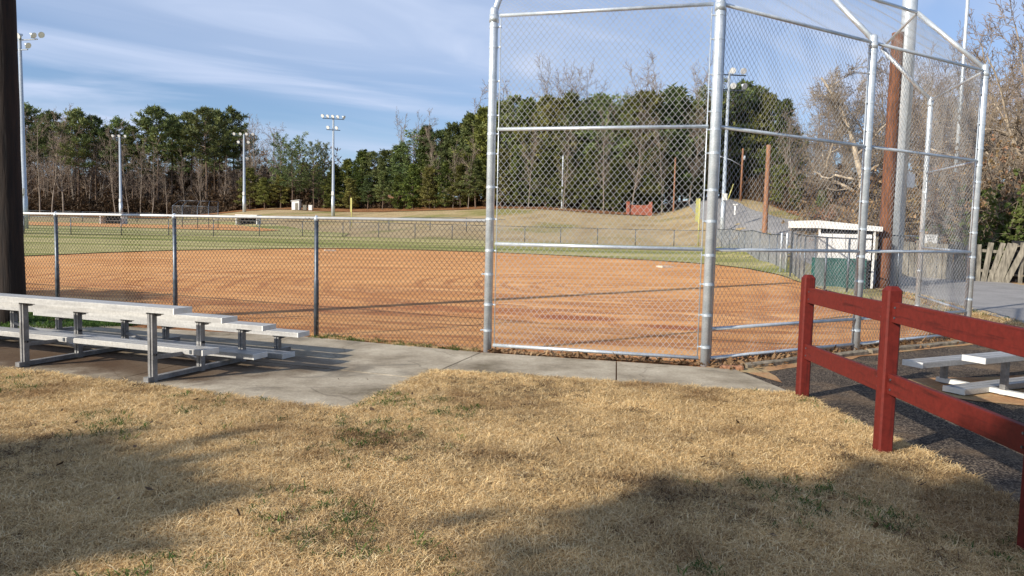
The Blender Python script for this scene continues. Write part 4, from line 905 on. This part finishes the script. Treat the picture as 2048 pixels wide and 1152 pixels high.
def pine(seed, h, cb, rmax, nb, r=.2, fol=pine_f, n_need=12, ln=.42, wd=.05, prof='tall', name='pine_tree', droop=0., cl_step=.42):
    rng = np.random.default_rng(seed); root = empty(name, 'pine', 'tree'); lean = rng.normal(0, .012, 2); tr = []; N_ = 12
    P_ = [np.array([lean[0]*z+.06*math.sin(z*.5+seed), lean[1]*z+.06*math.cos(z*.4+seed), z]) for z in np.linspace(-.2, h*.985, N_+1)]
    for i in range(N_): tr.append((P_[i], P_[i+1], r*(1-.88*i/N_), r*(1-.88*(i+1)/N_)))
    br = []; cs = []; ds = []
    for i in range(nb):
        t = (i+rng.random()*.8)/nb; z = h*(cb+(1-cb)*t**.92)*.99; 
        if prof == 'tall': L = rmax*(.55+.6*math.sin(math.pi*min(1, t*.9+.1)))*(1-t**4)*rng.uniform(.5, 1.15)+.35
        elif prof == 'sparse': L = rmax*(1-.55*t)*rng.uniform(.35, 1.15)+.3
        else: L = rmax*(1-t)**.72*(.78+.22*math.sin(t*9+seed))*(.85+.35*math.sin(i*2.399*2+seed+t*5))*rng.uniform(.55, 1.2)+.25
        az = i*2.399+rng.normal(0, .35); el = (.12+.5*t-droop)+rng.normal(0, .13); d = np.array([math.cos(az)*math.cos(el), math.sin(az)*math.cos(el), math.sin(el)])
        p = np.array([np.interp(z, [q[2] for q in P_], [q[0] for q in P_]), np.interp(z, [q[2] for q in P_], [q[1] for q in P_]), z]); k = max(2, int(L/cl_step)); rr = .05*L/2.5+.012
        for j in range(k):
            d = d+rng.normal(0, .07, 3)+np.array([0, 0, .05]); d /= np.linalg.norm(d); q = p+d*L/k; br.append((p, q, rr*(1-.8*j/k), rr*(1-.8*(j+1)/k)))
            if (j+1)/k > .30:
                nt_ = 2 if prof != 'dense' else 3
                for s_ in range(nt_):
                    sd = np.array([-d[1], d[0], 0])*rng.choice([-1, 1])*rng.uniform(.15, .6)*(.35+.4*L*.3)+d*rng.uniform(0, .3)+np.array([0, 0, rng.uniform(.0, .22)]); e = q+sd; cs.append(e); ds.append(d*.4+np.array([0, 0, .5])); br.append((q, e, .014, .008))
            p = q
        cs.append(p); ds.append(d)
    V, Q = tubes_from(tr, 8); me = np_mesh('trunk', V, Q); me.polygons.foreach_set('use_smooth', [True]*len(me.polygons)); link('trunk', me, bark_pine, root)
    V, Q = tubes_from(br, 3); link('branches', np_mesh('branches', V, Q), twig_m, root)
    V, Q = needles(rng, np.array(cs), np.array(ds), n_need, ln, wd); link('crown', np_mesh('crown', V, Q), fol, root); return root
ORD = ['first', 'second', 'third', 'fourth', 'fifth', 'sixth', 'seventh', 'eighth', 'ninth', 'tenth', 'eleventh', 'twelfth', 'thirteenth', 'fourteenth', 'fifteenth', 'sixteenth', 'seventeenth', 'eighteenth', 'nineteenth', 'twentieth']
TALL = [pine(s, 18, .45+.05*(s % 3), 2.7, 46, .19, n_need=13, ln=.62, wd=.075, prof='tall', cl_step=.5) for s in (1, 2, 3, 4)]
TALL_H = 18.
SPARSE = [pine(s, 13, .28, 2.4, 46, .13, n_need=9, ln=.42, wd=.05, prof='sparse', name='sparse_pine_tree') for s in (11, 12, 13)]
DENSE = [pine(s, 14, (.05, .16, .04, .24, .08)[s-21], (3.0, 3.9, 3.3, 3.6, 4.1)[s-21], (88, 66, 96, 60, 76)[s-21], .16, fol=(cedar_f, olive_f, cedar_f, pine_f, olive_f)[s-21], n_need=12, ln=.55, wd=.075, prof='dense', name='evergreen_tree', droop=.12) for s in (21, 22, 23, 24, 25)]
BAREV = [bare_tree(s, 14, 3, .15, tw=1.5)[0] for s in (31, 32, 33, 34)]
used = set()
rngp = random.Random(77)
def plant(protos, h0, px, Y, topy, label, group, wide=1., idx=None):
    base = at(px, Y); h = top_z(px, topy, Y)-base.z; s = h/h0; i = rngp.randrange(len(protos)) if idx is None else idx % len(protos); pr = protos[i]; sc = (s*wide*rngp.uniform(.92, 1.08), s); rz = rngp.uniform(0, 6.28)
    base.z -= .05
    if pr.name not in used:
        used.add(pr.name); pr.location = base; pr.rotation_euler.z = rz; pr.scale = (sc[0], sc[0], sc[1]); pr['label'] = label; pr['group'] = group; return pr
    return copy_tree(pr, base, rz, sc, label, group)
# left wood: tall pines
tl = [(30, 218), (66, 216), (112, 230), (160, 226), (195, 240), (243, 242), (268, 258), (318, 222), (345, 238), (385, 234), (414, 222), (440, 230), (468, 224), (484, 262)]
for k, (px, ty) in enumerate(tl): plant(TALL, TALL_H, px, 142+rngp.uniform(-4, 8), ty-3, 'tall layered pine, %s from the left in the far left treeline' % ORD[k], 'tall pines in the left treeline', 1.15)
for k, (px, ty) in enumerate([(90, 262), (140, 270), (215, 275), (300, 275), (365, 262), (430, 270)]): plant(TALL, TALL_H, px, 158, ty, 'darker pine standing back within the left wood', 'pines deeper in the left wood', 1.1)
# sparse pines left of the lone light pole
for k, (px, ty) in enumerate([(562, 277), (584, 290), (604, 277), (628, 292), (648, 290)]): plant(SPARSE, 13., px, 122+rngp.uniform(-2, 4), ty, 'open crowned pine, %s from left beside the lone light pole' % ORD[k], 'sparse pines beside the lone light pole', 1.15)
# small dense conifers along the bank
dn = [(500, 336, 126), (530, 350, 124), (562, 342, 124), (600, 352, 124), (638, 348, 122), (668, 330, 118), (692, 318, 121), (722, 308, 117), (748, 298, 116), (772, 304, 113), (800, 292, 111), (828, 262, 109), (850, 250, 108), (880, 252, 106), (905, 246, 104), (938, 226, 102), (965, 214, 100), (992, 210, 98), (1018, 198, 97), (1046, 196, 95), (1080, 198, 94), (1112, 200, 93), (1136, 186, 92), (1168, 196, 92), (1198, 198, 91), (1222, 188, 90), (1250, 196, 90), (1285, 190, 91), (1310, 204, 92), (1336, 172, 93), (1362, 196, 95), (1388, 208, 98), (1420, 176, 100), (1452, 170, 104), (1478, 164, 106), (1504, 172, 104), (1532, 186, 102), (1556, 198, 96)]
for k, (px, ty, Y) in enumerate(dn):
    side = 'left of the tall backstop' if px < 975 else ('behind the front backstop panel' if px < 1420 else 'right of the backstop corner post')
    if k % 5 == 3: protos_, hh_, ww_ = TALL, 18.3, 1.45
    elif k % 7 == 4: protos_, hh_, ww_ = SPARSE, 13.2, 1.6
    else: protos_, hh_, ww_ = DENSE, 14., 1.25 if px > 800 else 1.7
    j = [q for q in dn if (q[0] < 975) == (px < 975) and (q[0] < 1420) == (px < 1420)].index((px, ty, Y))
    plant(protos_, hh_, px, Y, ty+rngp.uniform(-4, 8), 'green evergreen in the main row, %s from left %s' % (ORD[j] if j < 20 else 'last', side), 'dense evergreens along the bank', ww_)
for k, (px, ty, Y) in enumerate([(700, 358, 114), (735, 352, 111), (765, 345, 108), (795, 350, 106), (825, 330, 103), (858, 335, 101), (890, 325, 99), (920, 330, 97), (950, 320, 94), (1000, 300, 92), (1040, 310, 90), (1090, 305, 88), (1130, 315, 87), (1180, 300, 86), (1225, 320, 85), (1300, 300, 88), (1360, 290, 96)]): plant(DENSE, 14., px, Y, ty, 'young evergreen at front edge of the bank woods, %s from the left' % ORD[k], 'young evergreens at the woods edge', 1.5)
for k, (px, ty, Y) in enumerate([(660, 350, 132), (760, 330, 126), (850, 280, 122), (930, 250, 116), (1010, 225, 112), (1100, 215, 108), (1190, 212, 106), (1270, 215, 108), (1350, 210, 112), (1440, 205, 118), (1055, 220, 104), (1145, 212, 104), (1230, 216, 102), (1310, 215, 104), (1395, 212, 110), (1490, 200, 118), (975, 240, 110), (890, 275, 116), (805, 312, 120), (715, 335, 126)]): plant(DENSE, 14., px, Y, ty, 'dark evergreen in the second row of the bank woods', 'evergreens behind the front row', 1.4)
for k in range(26): px = 30+k*26+rngp.uniform(-8, 8); plant(DENSE, 14., px, rngp.uniform(165, 180), rngp.uniform(335, 370) if px < 340 else rngp.uniform(318, 350), 'dark evergreen deep in the shade of the left wood', 'evergreens deep in the left wood', 1.7)
for k, (px, ty, Y) in enumerate([(1055, 260, 89), (1125, 268, 87), (1205, 245, 86), (1262, 238, 86), (1322, 248, 88), (1376, 232, 92), (1405, 240, 95), (905, 300, 100), (868, 292, 104), (935, 282, 97)]): plant(BAREV, 14., px, Y-3, ty, 'slim grey leafless tree before the evergreens, %s planted along the bank' % ORD[k] if False else 'slim grey leafless tree in front of the evergreens, %s' % (ORD[k]+' from the backstop left post' if px > 975 else ORD[k-7]+' of three left of the backstop'), 'slim leafless trees before the evergreens', .7)
# bare hardwoods in front of and between the left pines
bl_ = [(58, 262), (82, 248), (105, 270), (128, 250), (150, 262), (178, 268), (205, 262), (232, 280), (258, 300), (282, 300), (305, 310), (335, 330), (372, 320), (402, 330), (446, 330), (498, 262), (514, 258), (545, 262), (556, 275), (808, 250), (818, 262)]
for k, (px, ty) in enumerate(bl_): plant(BAREV, 14., px, 134+rngp.uniform(-4, 6) if px < 600 else 112, ty, 'grey leafless tree, %s from left in front of the pines' % (ORD[k] if k < 20 else 'last'), 'leafless trees in the left woods', .85)
for k in range(92): px = 30+k*6.2+rngp.uniform(-5, 5); plant(BAREV, 14., px, rngp.uniform(146, 185), (285 if px < 260 else 318)+rngp.uniform(-22, 30), 'thin leafless tree deep inside the left wood', 'leafless trees deep in the left wood', .8)
for k, (px, ty) in enumerate([(1100, 172), (1115, 178), (1140, 168), (1165, 176), (1275, 162), (1292, 166), (1310, 186), (1385, 160), (1402, 164), (1030, 190), (955, 208), (875, 248)]): plant(BAREV, 14., px, 100+rngp.uniform(0, 10), ty, 'leafless tree tops showing above the evergreens, %s' % ORD[k], 'leafless trees rising behind evergreens', 1.)

# right hand woods
BIG = dict(n=[9, 8, 6, 4, 3], kids=[9, 9, 7, 5, 0], start=[.22, .12, .1, .1, .1], wob=[.12, .22, .28, .3, .35], up=[.02, .05, .04, .03, .02], ang=[(.5, 1.25), (.4, 1.2), (.4, 1.1), (.3, 1.1)], len=[.62, .5, .5, .5], rad=[.62, .55, .55, .6])
b1, _, _ = bare_tree(51, 12, 4, .27, BIG, bark_pale, twig_tan, 'bare_tree', tw=1.1)
b2, _, _ = bare_tree(52, 12, 4, .24, BIG, bark_pale, twig_tan, 'bare_tree', tw=1.1)
b3, _, _ = bare_tree(55, 12, 4, .20, BIG, bark_grey, twig_tan, 'bare_tree', tw=1.2)
BIGV = [b1, b2, b3]
plant(BIGV, 13., 1722, 44, 96, 'large pale twisted leafless tree right behind the middle backstop panel', 'large leafless trees on the right', 1.15, 0)
plant(BIGV, 13., 2002, 32, -30, 'large pale leafless tree over the plank fence at right edge', 'large leafless trees on the right', .85, 1)
rt = [(1590, 330, 62), (1618, 270, 60), (1650, 210, 58), (1680, 185, 60), (1700, 240, 52), (1755, 150, 54), (1785, 130, 56), (1812, 145, 52), (1840, 130, 54), (1868, 150, 50), (1895, 120, 52), (1925, 110, 48), (1950, 150, 44), (1972, 60, 40), (2030, 40, 36), (2060, 20, 38), (2085, 60, 34), (1560, 250, 72), (1738, 230, 46), (1880, 230, 42)]
for k, (px, ty, Y) in enumerate(rt): plant(BIGV if k % 2 == 0 else BAREV, 13. if k % 2 == 0 else 14., px, Y, ty, 'brown leafless hillside tree, %s of those right of the dense evergreens' % ORD[k], 'leafless trees on the right hillside', .9)
for k in range(44): px = rngp.uniform(1560, 2120); plant(BAREV, 14., px, rngp.uniform(58, 100), rngp.uniform(190, 300) if px < 1700 else rngp.uniform(130, 260), 'leafless tree deep in the right hillside wood', 'leafless trees deep in the right wood', 1.)
for k, (px, ty, Y) in enumerate([(1380, 330, 122), (1408, 320, 124), (1436, 325, 122), (1462, 330, 118), (1492, 335, 112)]): plant(DENSE, 14., px, Y, ty, 'shaded low evergreen at the top end of the hill road, %s from left' % ORD[k], 'evergreens closing off the hill road', 1.6)
for k, (px, ty, Y) in enumerate([(1575, 262, 84), (1560, 330, 70), (1600, 350, 60), (1640, 380, 50)]): plant(DENSE, 14., px, Y, ty, 'dark evergreen among leafless trees above the road, %s from left' % ORD[k], 'evergreens above the road', 1.5)
def shrub(name, label, px, Y, topy, wid, fol, seed, n=900, ln=.13, wd=.05, stems=60, twig=twig_tan, group=None):
    rng = np.random.default_rng(seed); base = at(px, Y); h = top_z(px, topy, Y)-base.z; root = empty(name, label, 'shrub', base, group); sg = []; cs = []
    for i in range(stems):
        p = np.array([rng.uniform(-wid/2, wid/2)*.6, rng.uniform(-.5, .5), -.05]); d = np.array([rng.normal(0, .35), rng.normal(0, .25), 1]); d /= np.linalg.norm(d); L = h*rng.uniform(.5, 1.1); k = 7
        for j in range(k):
            d = d+rng.normal(0, .24, 3); d[2] += .02; d /= np.linalg.norm(d); q = p+d*L/k; sg.append((p, q, .018*(1-.7*j/k)+.004, .018*(1-.7*(j+1)/k)+.004)); cs.append(q)
            for _ in range(2): e = q+rng.normal(0, .28, 3); sg.append((q, e, .007, .005)); cs.append(e)
            p = q
    V, Q = tubes_from(sg, 3); link('stems', np_mesh('stems', V, Q), twig, root)
    cs = np.array(cs); cs = cs[rng.integers(0, len(cs), n)]; V, Q = needles(rng, cs, np.zeros_like(cs), 5, ln, wd, 0); link('foliage', np_mesh('foliage', V, Q), fol, root); return root
shrub('ivy_thicket', 'green ivy covered thicket at right edge above wooden rack', 2050, 25.5, 350, 2.6, ivy_f, 61, 2600, .14, .06)
shrub('ivy_thicket', 'green ivy growing over plank fence beside the right backstop post', 1972, 25.0, 470, 1.8, ivy_f, 62, 500, .10, .05, 30)
for k, (px, ty, w, Y) in enumerate([(1955, 250, 2.5, 28), (1990, 330, 2.4, 27), (2025, 260, 2.5, 28), (1900, 300, 2.6, 29), (1850, 340, 2.6, 29), (1800, 350, 2.8, 30), (1755, 370, 2.4, 32), (1690, 400, 2.6, 36), (1640, 400, 2.6, 40), (2070, 240, 2.6, 28)]):
    shrub('brown_thicket', 'tangled brown vine thicket beyond the road, %s in planting order from the fence' % ORD[k] if False else 'tangled brown thicket of vines and dry leaves, %s' % ('above plank fence left of bare tree', 'low in front of the bare tree', 'right of the bare tree trunk', 'behind right backstop wing', 'behind speed limit sign', 'behind the two tall poles', 'between dugout and wooden pole', 'behind dugout roof right part', 'behind dugout roof left part', 'at the far right frame edge')[k], px, Y, ty, w, brown_f, 70+k, 700, .12, .05, 90, group='brown thickets on the right')
def underbrush(name, label, spots, n, hh, seed, fol=brush_f, ln=.5, wd=.12):
    rng = np.random.default_rng(seed); cs = []
    for i in range(n):
        j = rng.integers(0, len(spots)-1); t = rng.random(); px = spots[j][0]*(1-t)+spots[j+1][0]*t; Y = spots[j][1]*(1-t)+spots[j+1][1]*t+abs(rng.normal(0, 7)); p = at(px, Y); cs.append((p.x, p.y, p.z+abs(rng.normal(0, hh))))
    cs = np.array(cs); V, Q = needles(rng, cs, np.zeros_like(cs), 9, ln, wd, .6); o = link(name, np_mesh(name, V, Q), fol); tag(o, label, 'underbrush', None, 'stuff')
underbrush('woodland_underbrush', 'dark tangled underbrush at the foot of the left wood', [(-100, 136), (150, 136), (330, 135), (500, 128), (620, 122)], 5200, 1.6, 81, ln=.8, wd=.10)
underbrush('woodland_underbrush', 'dark brush filling the depth of the left wood', [(-100, 160), (150, 162), (330, 162), (500, 158), (680, 150)], 5200, 3.6, 84, ln=1.1, wd=.13)
underbrush('woodland_underbrush', 'brown underbrush at the foot of the bank evergreens', [(620, 121), (800, 109), (1000, 94), (1200, 87), (1240, 86)], 1800, .5, 82, ln=.55, wd=.10)
underbrush('woodland_underbrush', 'dark underbrush on the right hillside behind the road', [(1440, 108), (1500, 92), (1560, 70), (1620, 54), (1700, 43), (1850, 37), (2100, 33)], 5200, 1.1, 83, ln=.5, wd=.10)

# trees standing behind the viewer, whose crowns shade the foreground lawn
def shade_tree(gx, gy, h, label, seed, rad=3., hh=8, n=900, ry=1.):
    base = (gx, gy, 0); rng = np.random.default_rng(seed); root = empty('shade_tree', label, 'tree', base); sg = []; cs = []; 
    b = MB(); b.tube([(0, 0, -.2), (.1, 0, h*.5), (0, .1, h)], [.25, .2, .1], 10); b.build('trunk', bark_grey, root, True)
    for i in range(n):
        v = rng.normal(0, 1, 3); v /= np.linalg.norm(v); v *= rng.random()**.4; cs.append((v[0]*rad, v[1]*rad*ry, h+v[2]*hh/2))
    for i in range(40): c = np.array(cs[i]); sg.append((np.array([0, 0, c[2]*.75]), c, .05, .015))
    V, Q = tubes_from(sg, 4); link('branches', np_mesh('branches', V, Q), twig_m, root)
    cs = np.array(cs); V, Q = needles(rng, cs, np.zeros_like(cs), 9, .45, .09, .2); link('crown', np_mesh('crown', V, Q), cedar_f, root)
def shade_for(tx, ty, h, *a, **k):
    t = h/math.tan(SUN_EL); shade_tree(tx+SAZ[0]*t, ty+SAZ[1]*t, h, *a, **k)
shade_for(-3.55, 3.1, 7.5, 'evergreen behind the viewer shading the left lawn', 91, rad=1.4, hh=.9, n=300)
shade_for(1.75, 3.55, 8.5, 'evergreen behind the viewer shading the near right lawn', 92, rad=1.35, hh=.6, n=105, ry=.45)
shade_for(-9.5, 13.2, 9.5, 'evergreen left of the view shading the clay', 93, rad=2.0, hh=1.2, n=420)
